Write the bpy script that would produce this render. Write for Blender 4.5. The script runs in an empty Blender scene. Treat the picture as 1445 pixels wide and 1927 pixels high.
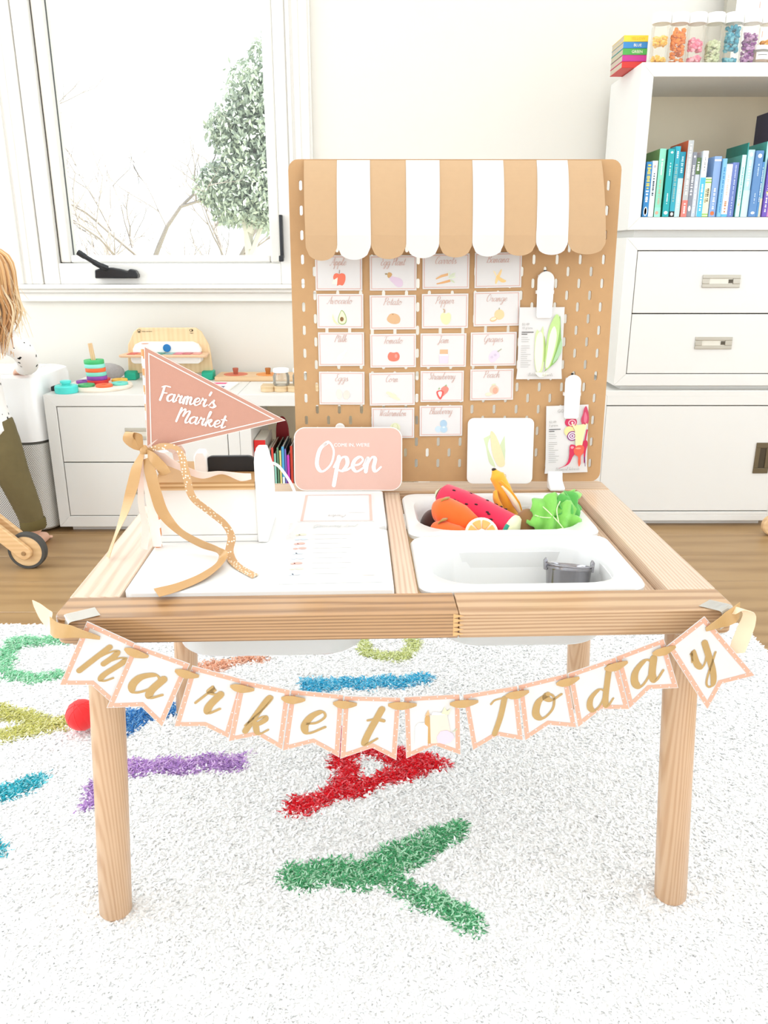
import bpy, bmesh, math, random
import numpy as np
from mathutils import Vector, Matrix, noise
from mathutils.geometry import tessellate_polygon

R = math.radians
random.seed(7)
scene = bpy.context.scene
C = scene.collection

# ------------------------------------------------------------------ camera, world, lights, exposure
cam = bpy.data.cameras.new('camera')
cam.sensor_fit = 'HORIZONTAL'; cam.sensor_width = 36.0
cam.lens = 1506.5 / 1445 * 36.0
cam.clip_start = 0.02; cam.clip_end = 200
camo = bpy.data.objects.new('camera', cam); C.objects.link(camo)
camo.location = (-0.0217, -0.8814, 0.8967)
camo.rotation_euler = (math.pi / 2 - 0.31505, 0, -0.00343)
scene.camera = camo

world = bpy.data.worlds.new('overcast_sky'); scene.world = world
world.use_nodes = True
bg = world.node_tree.nodes['Background']
bg.inputs[0].default_value = (0.92, 0.965, 1.0, 1); bg.inputs[1].default_value = 1.5

sun = bpy.data.lights.new('sun', 'SUN'); sun.energy = 14.0; sun.angle = R(3); sun.color = (1, 0.96, 0.9)
suno = bpy.data.objects.new('sun', sun); C.objects.link(suno)
suno.rotation_euler = (Vector((-0.42, 0.24, -0.87))).to_track_quat('-Z', 'Y').to_euler()

def area(name, loc, rot, sx, sy, power, col):
    l = bpy.data.lights.new(name, 'AREA'); l.shape = 'RECTANGLE'; l.size = sx; l.size_y = sy
    l.energy = power; l.color = col
    o = bpy.data.objects.new(name, l); C.objects.link(o); o.location = loc; o.rotation_euler = rot
    return o
FILL_COL = (0.785, 0.895, 1.0)  # cool tint of the added fill lights, offsets the warm bounce
area('ceiling_fill', (0.1, 0.5, 2.55), (0, 0, 0), 4.0, 2.8, 27, FILL_COL)  # added overhead fill; the ceiling carries no lamp
area('left_fill', (-2.9, 0.3, 1.25), (R(90), 0, R(-90)), 3.4, 2.2, 72, FILL_COL)  # fill added at the windowless left wall, brightens rug and under the table
area('right_fill', (2.9, -0.2, 1.25), (R(90), 0, R(90)), 3.4, 2.2, 50, FILL_COL)  # weaker fill added opposite; the right wall has no window either
area('rear_fill', (0.0, -2.75, 1.45), (R(90), 0, 0), 4.6, 2.3, 3, FILL_COL)  # faint front fill added behind the camera, no door there

vs = scene.view_settings
scene.display_settings.display_device = 'sRGB'
vs.view_transform = 'Standard'; vs.look = 'None'; vs.gamma = 1.0; vs.use_curve_mapping = False
vs.exposure = 0.22
scene.cycles.use_denoising = True
scene.cycles.max_bounces = 8
scene.cycles.diffuse_bounces = 6
scene.cycles.use_adaptive_sampling = True
scene.cycles.adaptive_threshold = 0.05
scene.cycles.transparent_max_bounces = 12
scene.cycles.sample_clamp_indirect = 6

# ------------------------------------------------------------------ materials
def lin(h):
    h = h.lstrip('#'); out = []
    for i in (0, 2, 4):
        c = int(h[i:i + 2], 16) / 255
        out.append(c / 12.92 if c <= 0.04045 else ((c + 0.055) / 1.055) ** 2.4)
    return (*out, 1)
MATS = {}
def mat(col, rough=0.55, metal=0.0, var=0.05, vscale=25.0, bump=0.0, bscale=200.0, coat=0.0, spec=0.5, sheen=0.0, sub=0.0, name=None):
    key = (col, rough, metal, var, vscale, bump, bscale, coat, spec, sheen, sub)
    if key in MATS: return MATS[key]
    m = bpy.data.materials.new(name or 'paint_' + col.lstrip('#')); m.use_nodes = True
    nt = m.node_tree; n = nt.nodes; b = n['Principled BSDF']
    b.inputs['Roughness'].default_value = rough; b.inputs['Metallic'].default_value = metal
    b.inputs['Coat Weight'].default_value = coat; b.inputs['Specular IOR Level'].default_value = spec
    b.inputs['Sheen Weight'].default_value = sheen
    c = lin(col)
    tc = n.new('ShaderNodeTexCoord')
    if var > 0:
        nz = n.new('ShaderNodeTexNoise'); nz.inputs['Scale'].default_value = vscale; nz.inputs['Detail'].default_value = 3
        nt.links.new(tc.outputs['Object'], nz.inputs['Vector'])
        mx = n.new('ShaderNodeMix'); mx.data_type = 'RGBA'
        mx.inputs['A'].default_value = tuple(min(1, v * (1 - var)) for v in c[:3]) + (1,)
        mx.inputs['B'].default_value = tuple(min(1, v * (1 + var)) for v in c[:3]) + (1,)
        nt.links.new(nz.outputs['Fac'], mx.inputs['Factor']); nt.links.new(mx.outputs['Result'], b.inputs['Base Color'])
    else:
        b.inputs['Base Color'].default_value = c
    if bump > 0:
        n2 = n.new('ShaderNodeTexNoise'); n2.inputs['Scale'].default_value = bscale; n2.inputs['Detail'].default_value = 4
        nt.links.new(tc.outputs['Object'], n2.inputs['Vector'])
        bp = n.new('ShaderNodeBump'); bp.inputs['Strength'].default_value = bump; bp.inputs['Distance'].default_value = 0.002
        nt.links.new(n2.outputs['Fac'], bp.inputs['Height']); nt.links.new(bp.outputs['Normal'], b.inputs['Normal'])
    MATS[key] = m
    return m

def wood(light, dark, axis, lines=60.0, rough=0.45, distort=3.0, mixn=0.5, name='pine_wood', stretch=0.05, coat=0.0):
    key = ('wood', light, dark, axis, lines, rough, distort, mixn, stretch, coat)
    if key in MATS: return MATS[key]
    m = bpy.data.materials.new(name); m.use_nodes = True
    nt = m.node_tree; n = nt.nodes; b = n['Principled BSDF']; b.inputs['Roughness'].default_value = rough; b.inputs['Coat Weight'].default_value = coat; b.inputs['Coat Roughness'].default_value = 0.22
    tc = n.new('ShaderNodeTexCoord'); mp = n.new('ShaderNodeMapping')
    sc = [1.0, 1.0, 1.0]; sc['XYZ'.index(axis)] = stretch
    mp.inputs['Scale'].default_value = sc
    oi = n.new('ShaderNodeObjectInfo'); va = n.new('ShaderNodeVectorMath'); va.operation = 'ADD'
    ml = n.new('ShaderNodeVectorMath'); ml.operation = 'SCALE'; ml.inputs[0].default_value = (1.3, 0.7, 2.1)
    nt.links.new(oi.outputs['Random'], ml.inputs['Scale'])
    nt.links.new(tc.outputs['Object'], va.inputs[0]); nt.links.new(ml.outputs[0], va.inputs[1])
    nt.links.new(va.outputs[0], mp.inputs['Vector'])
    wv = n.new('ShaderNodeTexWave'); wv.wave_type = 'RINGS'; wv.rings_direction = axis
    wv.inputs['Scale'].default_value = lines; wv.inputs['Distortion'].default_value = distort
    wv.inputs['Detail'].default_value = 2; wv.inputs['Detail Scale'].default_value = 0.6
    nt.links.new(mp.outputs[0], wv.inputs['Vector'])
    nz = n.new('ShaderNodeTexNoise'); nz.inputs['Scale'].default_value = lines * 2.2; nz.inputs['Detail'].default_value = 4
    nt.links.new(mp.outputs[0], nz.inputs['Vector'])
    a = n.new('ShaderNodeMath'); a.operation = 'MULTIPLY_ADD'; a.inputs[1].default_value = mixn; 
    nt.links.new(nz.outputs['Fac'], a.inputs[0])
    s = n.new('ShaderNodeMath'); s.operation = 'MULTIPLY'; s.inputs[1].default_value = 1 - mixn
    nt.links.new(wv.outputs['Fac'], s.inputs[0]); nt.links.new(s.outputs[0], a.inputs[2])
    cr = n.new('ShaderNodeValToRGB')
    cr.color_ramp.elements[0].position = 0.18; cr.color_ramp.elements[0].color = lin(dark)
    cr.color_ramp.elements[1].position = 0.62; cr.color_ramp.elements[1].color = lin(light)
    nt.links.new(a.outputs[0], cr.inputs[0]); nt.links.new(cr.outputs[0], b.inputs['Base Color'])
    bp = n.new('ShaderNodeBump'); bp.inputs['Strength'].default_value = 0.12; bp.inputs['Distance'].default_value = 0.001
    nt.links.new(a.outputs[0], bp.inputs['Height']); nt.links.new(bp.outputs['Normal'], b.inputs['Normal'])
    MATS[key] = m
    return m

def clear(name, tint, keep=0.8, rough=0.05, gloss=0.12):
    if name in MATS: return MATS[name]
    m = bpy.data.materials.new(name); m.use_nodes = True
    nt = m.node_tree; n = nt.nodes; n.remove(n['Principled BSDF']); out = n['Material Output']
    tr = n.new('ShaderNodeBsdfTransparent'); tr.inputs[0].default_value = lin(tint)
    gl = n.new('ShaderNodeBsdfGlossy'); gl.inputs['Roughness'].default_value = rough
    fr = n.new('ShaderNodeFresnel'); fr.inputs[0].default_value = 1.45
    mx = n.new('ShaderNodeMixShader')
    mth = n.new('ShaderNodeMath'); mth.operation = 'MULTIPLY'; mth.inputs[1].default_value = gloss / 0.12
    nt.links.new(fr.outputs[0], mth.inputs[0]); nt.links.new(mth.outputs[0], mx.inputs[0])
    nt.links.new(tr.outputs[0], mx.inputs[1]); nt.links.new(gl.outputs[0], mx.inputs[2])
    df = n.new('ShaderNodeBsdfDiffuse'); df.inputs[0].default_value = lin('#eeeae0')
    m2 = n.new('ShaderNodeMixShader'); m2.inputs[0].default_value = 1 - keep
    nt.links.new(mx.outputs[0], m2.inputs[1]); nt.links.new(df.outputs[0], m2.inputs[2])
    nt.links.new(m2.outputs[0], out.inputs['Surface'])
    MATS[name] = m
    return m

def dotted(base, dot, scale, radius, name, jitter=0.0, rough=0.6, metal=0.0, grid=False):
    """base colour with small round marks (a printed or punched pattern)"""
    if name in MATS: return MATS[name]
    m = bpy.data.materials.new(name); m.use_nodes = True
    nt = m.node_tree; n = nt.nodes; b = n['Principled BSDF']
    b.inputs['Roughness'].default_value = rough; b.inputs['Metallic'].default_value = metal
    tc = n.new('ShaderNodeTexCoord'); vo = n.new('ShaderNodeTexVoronoi')
    vo.inputs['Scale'].default_value = scale; vo.inputs['Randomness'].default_value = jitter
    if grid:
        sp = n.new('ShaderNodeSeparateXYZ'); cb = n.new('ShaderNodeCombineXYZ'); ad = n.new('ShaderNodeMath'); ad.operation = 'ADD'
        ad2 = n.new('ShaderNodeMath'); ad2.operation = 'ADD'; sb = n.new('ShaderNodeMath'); sb.operation = 'SUBTRACT'
        nt.links.new(tc.outputs['Object'], sp.inputs[0]); nt.links.new(sp.outputs[0], ad.inputs[0]); nt.links.new(sp.outputs[1], ad.inputs[1])
        nt.links.new(ad.outputs[0], ad2.inputs[0]); nt.links.new(sp.outputs[2], ad2.inputs[1]); nt.links.new(ad.outputs[0], sb.inputs[0]); nt.links.new(sp.outputs[2], sb.inputs[1])
        nt.links.new(ad2.outputs[0], cb.inputs[0]); nt.links.new(sb.outputs[0], cb.inputs[1]); vo.voronoi_dimensions = '2D'
        nt.links.new(cb.outputs[0], vo.inputs['Vector'])
    else: nt.links.new(tc.outputs['Object'], vo.inputs['Vector'])
    lt = n.new('ShaderNodeMath'); lt.operation = 'LESS_THAN'; lt.inputs[1].default_value = radius
    nt.links.new(vo.outputs['Distance'], lt.inputs[0])
    mx = n.new('ShaderNodeMix'); mx.data_type = 'RGBA'
    mx.inputs['A'].default_value = lin(base); mx.inputs['B'].default_value = lin(dot)
    nt.links.new(lt.outputs[0], mx.inputs['Factor']); nt.links.new(mx.outputs['Result'], b.inputs['Base Color'])
    MATS[name] = m
    return m

def fibre(col, name):
    """woolly strand: half reflects, half lets light through"""
    m = bpy.data.materials.new(name); m.use_nodes = True
    nt = m.node_tree; n = nt.nodes; n.remove(n['Principled BSDF']); out = n['Material Output']
    oi = n.new('ShaderNodeTexCoord'); nz = n.new('ShaderNodeTexNoise'); nz.inputs['Scale'].default_value = 60
    nt.links.new(oi.outputs['Object'], nz.inputs['Vector'])
    c = lin(col); mx = n.new('ShaderNodeMix'); mx.data_type = 'RGBA'; mx.inputs['A'].default_value = tuple(v * .93 for v in c[:3]) + (1,); mx.inputs['B'].default_value = c
    nt.links.new(nz.outputs['Fac'], mx.inputs['Factor'])
    d = n.new('ShaderNodeBsdfDiffuse'); t = n.new('ShaderNodeBsdfTranslucent'); ms = n.new('ShaderNodeMixShader'); ms.inputs[0].default_value = 0.12
    nt.links.new(mx.outputs['Result'], d.inputs[0]); nt.links.new(mx.outputs['Result'], t.inputs[0])
    nt.links.new(d.outputs[0], ms.inputs[1]); nt.links.new(t.outputs[0], ms.inputs[2]); nt.links.new(ms.outputs[0], out.inputs['Surface'])
    return m

# ------------------------------------------------------------------ mesh helpers
def cr_spline(pts, n=8, closed=False):
    P = [Vector(p) for p in pts]; out = []
    N = len(P); segs = N if closed else N - 1
    for i in range(segs):
        if closed:
            a, b, c, d = P[(i - 1) % N], P[i], P[(i + 1) % N], P[(i + 2) % N]
        else:
            b, c = P[i], P[i + 1]
            a = P[i - 1] if i > 0 else b * 2 - c
            d = P[i + 2] if i + 2 < N else c * 2 - b
        for k in range(n):
            t = k / n
            out.append(0.5 * ((2 * b) + (c - a) * t + (2 * a - 5 * b + 4 * c - d) * t * t + (3 * b - a - 3 * c + d) * t ** 3))
    if not closed: out.append(P[-1])
    return out

class G:
    def __init__(s): s.v = []; s.f = []; s.m = []
    def add(s, vs_, fs, mi=0):
        o = len(s.v); s.v += [tuple(x) for x in vs_]
        for f in fs: s.f.append(tuple(i + o for i in f)); s.m.append(mi)
        return s
    def box(s, x0, x1, y0, y1, z0, z1, mi=0):
        v = [(x, y, z) for z in (z0, z1) for y in (y0, y1) for x in (x0, x1)]
        return s.add(v, [(0, 2, 3, 1), (4, 5, 7, 6), (0, 1, 5, 4), (2, 6, 7, 3), (0, 4, 6, 2), (1, 3, 7, 5)], mi)
    def prism(s, poly, a, b, plane='XY', mi=0):
        """polygon extruded: XY -> z from a to b; XZ -> y from a to b; YZ -> x from a to b"""
        k = len(poly)
        def P(p, h): return {'XY': (p[0], p[1], h), 'XZ': (p[0], h, p[1]), 'YZ': (h, p[0], p[1])}[plane]
        v = [P(p, a) for p in poly] + [P(p, b) for p in poly]
        fs = [tuple(range(k))[::-1], tuple(range(k, 2 * k))] + [(i, (i + 1) % k, k + (i + 1) % k, k + i) for i in range(k)]
        return s.add(v, fs, mi)
    def flat(s, poly, y, mi=0):
        """printed shape in the local XZ plane at depth y"""
        v = [(p[0], y, p[1]) for p in poly]
        if len(v) <= 4: return s.add(v, [tuple(range(len(v)))], mi)
        tris = tessellate_polygon([[Vector((p[0], p[1], 0)) for p in poly]])
        return s.add(v, [tuple(t) for t in tris], mi)
    def ring(s, outer, inner, y, mi=0):
        k = len(outer); v = [(p[0], y, p[1]) for p in outer] + [(p[0], y, p[1]) for p in inner]
        return s.add(v, [(i, (i + 1) % k, k + (i + 1) % k, k + i) for i in range(k)], mi)
    def lathe(s, prof, seg=24, c=(0, 0, 0), axis='Z', mi=0, cap=True):
        v = []; k = len(prof)
        for i in range(seg):
            a = 2 * math.pi * i / seg; ca, sa = math.cos(a), math.sin(a)
            for r, h in prof:
                q = {'Z': (r * ca, r * sa, h), 'Y': (r * ca, h, r * sa), 'X': (h, r * ca, r * sa)}[axis]
                v.append((q[0] + c[0], q[1] + c[1], q[2] + c[2]))
        fs = []
        for i in range(seg):
            j = (i + 1) % seg
            for q in range(k - 1): fs.append((i * k + q, j * k + q, j * k + q + 1, i * k + q + 1))
        if cap:
            if prof[0][0] > 1e-6: fs.append(tuple(i * k for i in range(seg))[::-1])
            if prof[-1][0] > 1e-6: fs.append(tuple(i * k + k - 1 for i in range(seg)))
        return s.add(v, fs, mi)
    def tube(s, pts, rad, seg=8, mi=0, cap=True):
        P = [Vector(p) for p in pts]; k = len(P)
        if not hasattr(rad, '__len__'): rad = [rad] * k
        v = []; nrm = None
        for i in range(k):
            t = (P[min(i + 1, k - 1)] - P[max(i - 1, 0)]).normalized()
            if nrm is None:
                nrm = t.cross(Vector((0, 0, 1)) if abs(t.z) < 0.9 else Vector((1, 0, 0))).normalized()
            nrm = (nrm - t * nrm.dot(t)).normalized(); bn = t.cross(nrm)
            for j in range(seg):
                a = 2 * math.pi * j / seg; v.append(P[i] + (nrm * math.cos(a) + bn * math.sin(a)) * rad[i])
        fs = [(i * seg + j, i * seg + (j + 1) % seg, (i + 1) * seg + (j + 1) % seg, (i + 1) * seg + j) for i in range(k - 1) for j in range(seg)]
        if cap: fs += [tuple(range(seg))[::-1], tuple(range((k - 1) * seg, k * seg))]
        return s.add(v, fs, mi)
    def ball(s, c, r, seg=16, rings=10, mi=0, rot=None):
        if not hasattr(r, '__len__'): r = (r, r, r)
        v = [Vector((0, 0, -r[2]))]
        for i in range(1, rings):
            t = math.pi * i / rings - math.pi / 2
            for j in range(seg):
                a = 2 * math.pi * j / seg
                v.append(Vector((r[0] * math.cos(t) * math.cos(a), r[1] * math.cos(t) * math.sin(a), r[2] * math.sin(t))))
        v.append(Vector((0, 0, r[2]))); L = len(v) - 1
        fs = [(0, 1 + (j + 1) % seg, 1 + j) for j in range(seg)]
        for i in range(rings - 2):
            for j in range(seg):
                a = 1 + i * seg + j; b = 1 + i * seg + (j + 1) % seg; fs.append((a, b, b + seg, a + seg))
        fs += [(L, 1 + (rings - 2) * seg + j, 1 + (rings - 2) * seg + (j + 1) % seg) for j in range(seg)]
        if rot is not None: v = [rot @ q for q in v]
        cc = Vector(c)
        return s.add([q + cc for q in v], fs, mi)
    def loft(s, loops, mi=0, cap0=True, cap1=True):
        k = len(loops[0]); v = [p for l in loops for p in l]
        fs = [(i * k + j, i * k + (j + 1) % k, (i + 1) * k + (j + 1) % k, (i + 1) * k + j) for i in range(len(loops) - 1) for j in range(k)]
        if cap0: fs.append(tuple(range(k))[::-1])
        if cap1: fs.append(tuple(range((len(loops) - 1) * k, len(loops) * k)))
        return s.add(v, fs, mi)
    def ribbon(s, pts, wd, width, n=8, mi=0):
        """band along a path; wd = width direction at each control point"""
        k = len(pts)
        if not isinstance(wd, list): wd = [wd] * k
        P = cr_spline(pts, n); W = cr_spline(wd, n); v = []
        w = width if hasattr(width, '__len__') else [width] * k
        for i, (p, d) in enumerate(zip(P, W)):
            t = i / n; a = int(min(t, k - 1)); b = min(a + 1, k - 1); ww = w[a] + (w[b] - w[a]) * (t - a)
            d = d.normalized() * ww / 2; v += [p - d, p + d]
        return s.add(v, [(2 * i, 2 * i + 1, 2 * i + 3, 2 * i + 2) for i in range(len(P) - 1)], mi)
    def mesh(s, name, mats, smooth=None):
        me = bpy.data.meshes.new(name); me.from_pydata(s.v, [], s.f)
        for m in (mats if isinstance(mats, (list, tuple)) else [mats]): me.materials.append(m)
        if len(me.materials) > 1: me.polygons.foreach_set('material_index', s.m)
        bm = bmesh.new(); bm.from_mesh(me); bmesh.ops.recalc_face_normals(bm, faces=bm.faces); bm.to_mesh(me); bm.free()
        if smooth:
            me.shade_smooth(); me.set_sharp_from_angle(angle=R(smooth))
        me.update()
        return me
    def obj(s, name, mats, parent=None, smooth=None, bevel=0.0, seg=2, solid=0.0, label=None):
        return put(name, s.mesh(name, mats, smooth), parent, bevel, seg, solid, label)

def put(name, me, parent=None, bevel=0.0, seg=2, solid=0.0, label=None):
    o = bpy.data.objects.new(name, me); C.objects.link(o)
    if parent is not None: o.parent = parent
    if solid:
        md = o.modifiers.new('thickness', 'SOLIDIFY'); md.thickness = solid; md.offset = 0
    if bevel:
        md = o.modifiers.new('bevel', 'BEVEL'); md.width = bevel; md.segments = seg; md.limit_method = 'ANGLE'; md.angle_limit = R(40)
        md.harden_normals = False
        me.shade_smooth(); me.set_sharp_from_angle(angle=R(35))
    if label: o['label'] = label
    return o
def bx(name, x0, x1, y0, y1, z0, z1, m, parent=None, bevel=0.002, seg=2, label=None):
    return G().box(x0, x1, y0, y1, z0, z1).obj(name, m, parent, bevel=bevel, seg=seg, label=label)
def tag(o, label, cat, group=None):
    o['label'] = label; o['category'] = cat
    if group: o['group'] = group
    return o
def thing(name, label, cat, loc=(0, 0, 0), mtx=None, rz=0.0, group=None):
    o = bpy.data.objects.new(name, None); C.objects.link(o); o.empty_display_size = 0.05
    if mtx is not None: o.matrix_world = mtx
    else: o.location = loc; o.rotation_euler = (0, 0, rz)
    return tag(o, label, cat, group)
def struct(o):
    o['kind'] = 'structure'; return o
def rrect(w, h, r, seg=6, cx=0.0, cy=0.0):
    out = []
    for (sx, sy, a0) in ((1, 1, 0), (-1, 1, 90), (-1, -1, 180), (1, -1, 270)):
        for k in range(seg + 1):
            a = R(a0 + 90 * k / seg)
            out.append((cx + sx * (w / 2 - r) + r * math.cos(a), cy + sy * (h / 2 - r) + r * math.sin(a)))
    return out
def ell(cx, cy, rx, ry, rot=0.0, n=18):
    c, s_ = math.cos(R(rot)), math.sin(R(rot)); out = []
    for i in range(n):
        a = 2 * math.pi * i / n; x = rx * math.cos(a); y = ry * math.sin(a)
        out.append((cx + x * c - y * s_, cy + x * s_ + y * c))
    return out
def remesh(o, voxel, smooth_it=4):
    m = o.modifiers.new('skin', 'REMESH'); m.mode = 'VOXEL'; m.voxel_size = voxel; m.use_smooth_shade = True
    s = o.modifiers.new('relax', 'SMOOTH'); s.iterations = smooth_it; s.factor = 0.5

# ------------------------------------------------------------------ hand lettering (pen strokes) and plain type
GL = {
'a': (1.15, [[(.85,.8),(.55,1),(.15,.7),(.1,.25),(.35,0),(.7,.35),(.88,.95)], [(.88,.95),(.8,.3),(.95,0),(1.25,.3)]]),
'b': (.9, [[(-.05,.3),(.3,1.3),(.42,1.95),(.25,1.9),(.14,1.1),(.12,.3),(.35,0),(.7,.25),(.75,.75),(.55,.9),(.8,.75),(1.0,.8)]]),
'c': (.85, [[(.75,.75),(.6,1),(.2,.75),(.1,.3),(.4,0),(.9,.35)]]),
'd': (1.2, [[(.85,.8),(.55,1),(.15,.7),(.1,.25),(.35,0),(.7,.35),(.95,1.3),(1.03,2.0)], [(1.03,2.0),(.86,.4),(.98,0),(1.25,.3)]]),
'e': (.82, [[(.1,.4),(.5,.5),(.7,.8),(.5,1),(.2,.75),(.12,.3),(.4,0),(.9,.35)]]),
'g': (1.1, [[(.85,.8),(.55,1),(.15,.7),(.1,.25),(.35,0),(.7,.35),(.88,.95)], [(.88,.95),(.8,-.3),(.6,-.85),(.3,-.9),(.25,-.65),(.7,-.2),(1.15,.3)]]),
'h': (1.0, [[(-.05,.3),(.32,1.4),(.42,1.95),(.25,1.9),(.15,1),(.1,0)], [(.12,.3),(.4,.9),(.65,.9),(.65,.4),(.75,0),(1.05,.3)]]),
'i': (.55, [[(-.05,.3),(.2,1)], [(.2,1),(.13,.2),(.3,0),(.6,.3)], [(.26,1.38),(.27,1.45)]]),
'k': (1.0, [[(-.05,.3),(.32,1.4),(.42,1.98),(.27,1.95),(.16,1),(.1,0)], [(.15,.5),(.5,.95),(.65,.8),(.45,.5),(.2,.48)], [(.35,.5),(.6,.1),(.8,0),(1.05,.3)]]),
'l': (.55, [[(-.05,.3),(.32,1.3),(.4,1.95),(.25,1.9),(.15,1),(.15,.2),(.35,0),(.6,.3)]]),
'm': (1.3, [[(-.05,.4),(.15,.95),(.12,0)], [(.12,.3),(.35,.95),(.52,.9),(.5,0)], [(.5,.3),(.75,.95),(.95,.85),(.9,.3),(1.05,0),(1.35,.3)]]),
'n': (.98, [[(-.05,.4),(.15,.95),(.12,0)], [(.12,.3),(.4,.95),(.62,.85),(.58,.3),(.72,0),(1.02,.3)]]),
'o': (.98, [[(.5,1),(.15,.75),(.1,.25),(.4,0),(.75,.3),(.75,.8),(.5,1),(.45,.85),(.7,.7),(1.05,.85)]]),
'p': (.98, [[(-.05,.3),(.2,1)], [(.2,1),(.12,0),(.05,-.95)], [(.12,.2),(.35,.9),(.65,.95),(.75,.5),(.5,.05),(.25,.1)], [(.5,.05),(.75,.1),(1.02,.3)]]),
'r': (.85, [[(-.05,.3),(.25,1.1),(.2,.9),(.4,.85),(.6,.92)], [(.6,.92),(.48,.3),(.62,0),(.9,.3)]]),
's': (.8, [[(-.05,.2),(.42,1.05),(.4,.7),(.65,.35),(.5,.02),(.15,.05)], [(.5,.02),(.7,.1),(.85,.3)]]),
't': (.62, [[(.38,1.7),(.22,.4),(.3,0),(.68,.3)], [(-.02,1.15),(.3,1.22),(.65,1.15)]]),
'u': (1.08, [[(-.05,.4),(.15,1)], [(.15,1),(.1,.3),(.3,0),(.6,.3),(.75,1)], [(.75,1),(.7,.3),(.82,0),(1.12,.3)]]),
'v': (.88, [[(-.02,.6),(.15,.95),(.28,.1),(.4,0),(.7,.9),(.95,.85)]]),
'w': (1.2, [[(-.02,.6),(.12,1),(.15,.2),(.35,0),(.6,.8)], [(.6,.9),(.6,.2),(.8,0),(1.05,.9),(1.25,.85)]]),
'y': (1.05, [[(-.02,.6),(.15,1),(.15,.35),(.35,.1),(.65,.4),(.8,1)], [(.8,1),(.7,-.3),(.5,-.9),(.25,-.9),(.3,-.55),(1.1,.3)]]),
'A': (1.25, [[(-.1,.1),(.1,0),(.5,1),(.9,2)], [(.9,2),(.95,.8),(1.05,0),(1.3,.3)], [(.3,.75),(.7,.85),(1.1,.78)]]),
'B': (1.1, [[(.35,1.9),(.22,.9),(.1,0)], [(0,1.6),(.4,2),(.9,1.9),(.85,1.3),(.35,1.05),(.9,.9),(1,.3),(.6,0),(.1,.15)]]),
'C': (1.0, [[(1,1.6),(.8,2),(.35,1.6),(.1,.7),(.35,.05),(.7,.05),(1.1,.4)]]),
'E': (.95, [[(.9,1.75),(.6,2),(.3,1.7),(.5,1.15),(.65,1.1)], [(.5,1.1),(.1,.7),(.2,.1),(.6,0),(1,.4)]]),
'F': (.95, [[(.4,1.85),(.33,.9),(.2,0)], [(.1,1.75),(.5,1.95),(1.1,1.9)], [(.3,1),(.85,1.05)]]),
'G': (1.1, [[(1,1.6),(.8,2),(.35,1.6),(.1,.7),(.4,0),(.8,.3),(.95,.9)], [(.95,.9),(.9,-.2),(.6,-.6),(.4,-.4),(1.1,.3)]]),
'I': (.7, [[(.1,1.7),(.5,1.95)], [(.5,1.95),(.4,1),(.25,.1),(0,.15)]]),
'J': (.95, [[(.3,1.8),(.6,1.95),(.95,1.9)], [(.75,1.9),(.65,.6),(.5,-.4),(.2,-.5),(.2,-.2),(.95,.3)]]),
'L': (.9, [[(.7,1.7),(.5,1.95),(.35,1.6),(.3,.4),(.05,.1),(.4,.1),(.9,.1)]]),
'M': (1.55, [[(.35,1.95),(.2,1),(.05,0)], [(.08,.5),(.45,1.5),(.75,1.9),(.85,1.6),(.72,.9)], [(.72,.9),(1.05,1.5),(1.32,1.7),(1.4,1.4),(1.15,.4),(1.2,0),(1.4,.05),(1.62,.4)]]),
'O': (1.25, [[(.7,2),(.25,1.5),(.15,.5),(.5,0),(1,.5),(1.1,1.4),(.75,2),(.35,1.7)]]),
'P': (1.0, [[(.38,1.9),(.25,.9),(.1,0)], [(0,1.5),(.4,2),(.95,1.85),(.95,1.2),(.4,.9)]]),
'S': (.98, [[(.95,1.7),(.65,2),(.3,1.7),(.5,1.2),(.8,.7),(.6,.05),(.15,.05),(0,.3)]]),
'T': (.9, [[(.05,1.7),(.3,1.9),(1.25,1.9)], [(.7,1.9),(.65,.9),(.5,0)]]),
'W': (1.5, [[(.1,1.7),(.25,1.95),(.3,.8),(.4,.05),(.85,1.6)], [(.85,1.7),(.85,.7),(1,.05),(1.45,1.8),(1.7,1.9)]]),
"'": (.3, [[(.2,2),(.08,1.6)]]), ' ': (.7, []), '2': (.9, [[(.1,1.4),(.4,1.8),(.7,1.4),(.1,0),(.8,0)]]), '&': (.8, []),
}
def script_width(t): return sum(GL[c][0] for c in t)
def script(g, text, x, z, size, y, pen=0.22, contrast=0.6, slant=0.3, mi=0, n=6, rot=0.0, sx=1.0, center=False, track=0.0):
    """hand lettering: x-height = size; thick on the way down, thin on the way up"""
    if center: x0 = -(script_width(text) + track * len(text)) * size * sx / 2
    else: x0 = 0.0
    ca, sa = math.cos(R(rot)), math.sin(R(rot)); cur = 0.0
    for ch in text:
        adv, strokes = GL[ch]
        for st in strokes:
            y = y - 0.00004
            P = cr_spline([((cur + a) * sx + slant * b, b, 0) for a, b in st], n); L = []
            for i, p in enumerate(P):
                t = (P[min(i + 1, len(P) - 1)] - P[max(i - 1, 0)]).normalized()
                down = max(0.0, -t.y); w = pen * ((1 - contrast) + contrast * down) / 2
                L.append((p, t, w))
            v = []; dy = 0.0
            def W(q): 
                qx, qz = q.x * size + x0, q.y * size
                return (x + qx * ca - qz * sa, y - dy, z + qx * sa + qz * ca)
            for p, t, w in L:
                nn = Vector((-t.y, t.x, 0)); v += [W(p - nn * w), W(p + nn * w)]
            g.add(v, [(2 * i, 2 * i + 1, 2 * i + 3, 2 * i + 2) for i in range(len(L) - 1)], mi)
            dy = 0.000015
            for (p, t, w) in (L[0], L[-1]):
                k = 8; g.add([W(p + Vector((math.cos(2 * math.pi * j / k), math.sin(2 * math.pi * j / k), 0)) * w) for j in range(k)], [tuple(range(k))], mi)
        cur += adv + track
TYPE = {}
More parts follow.
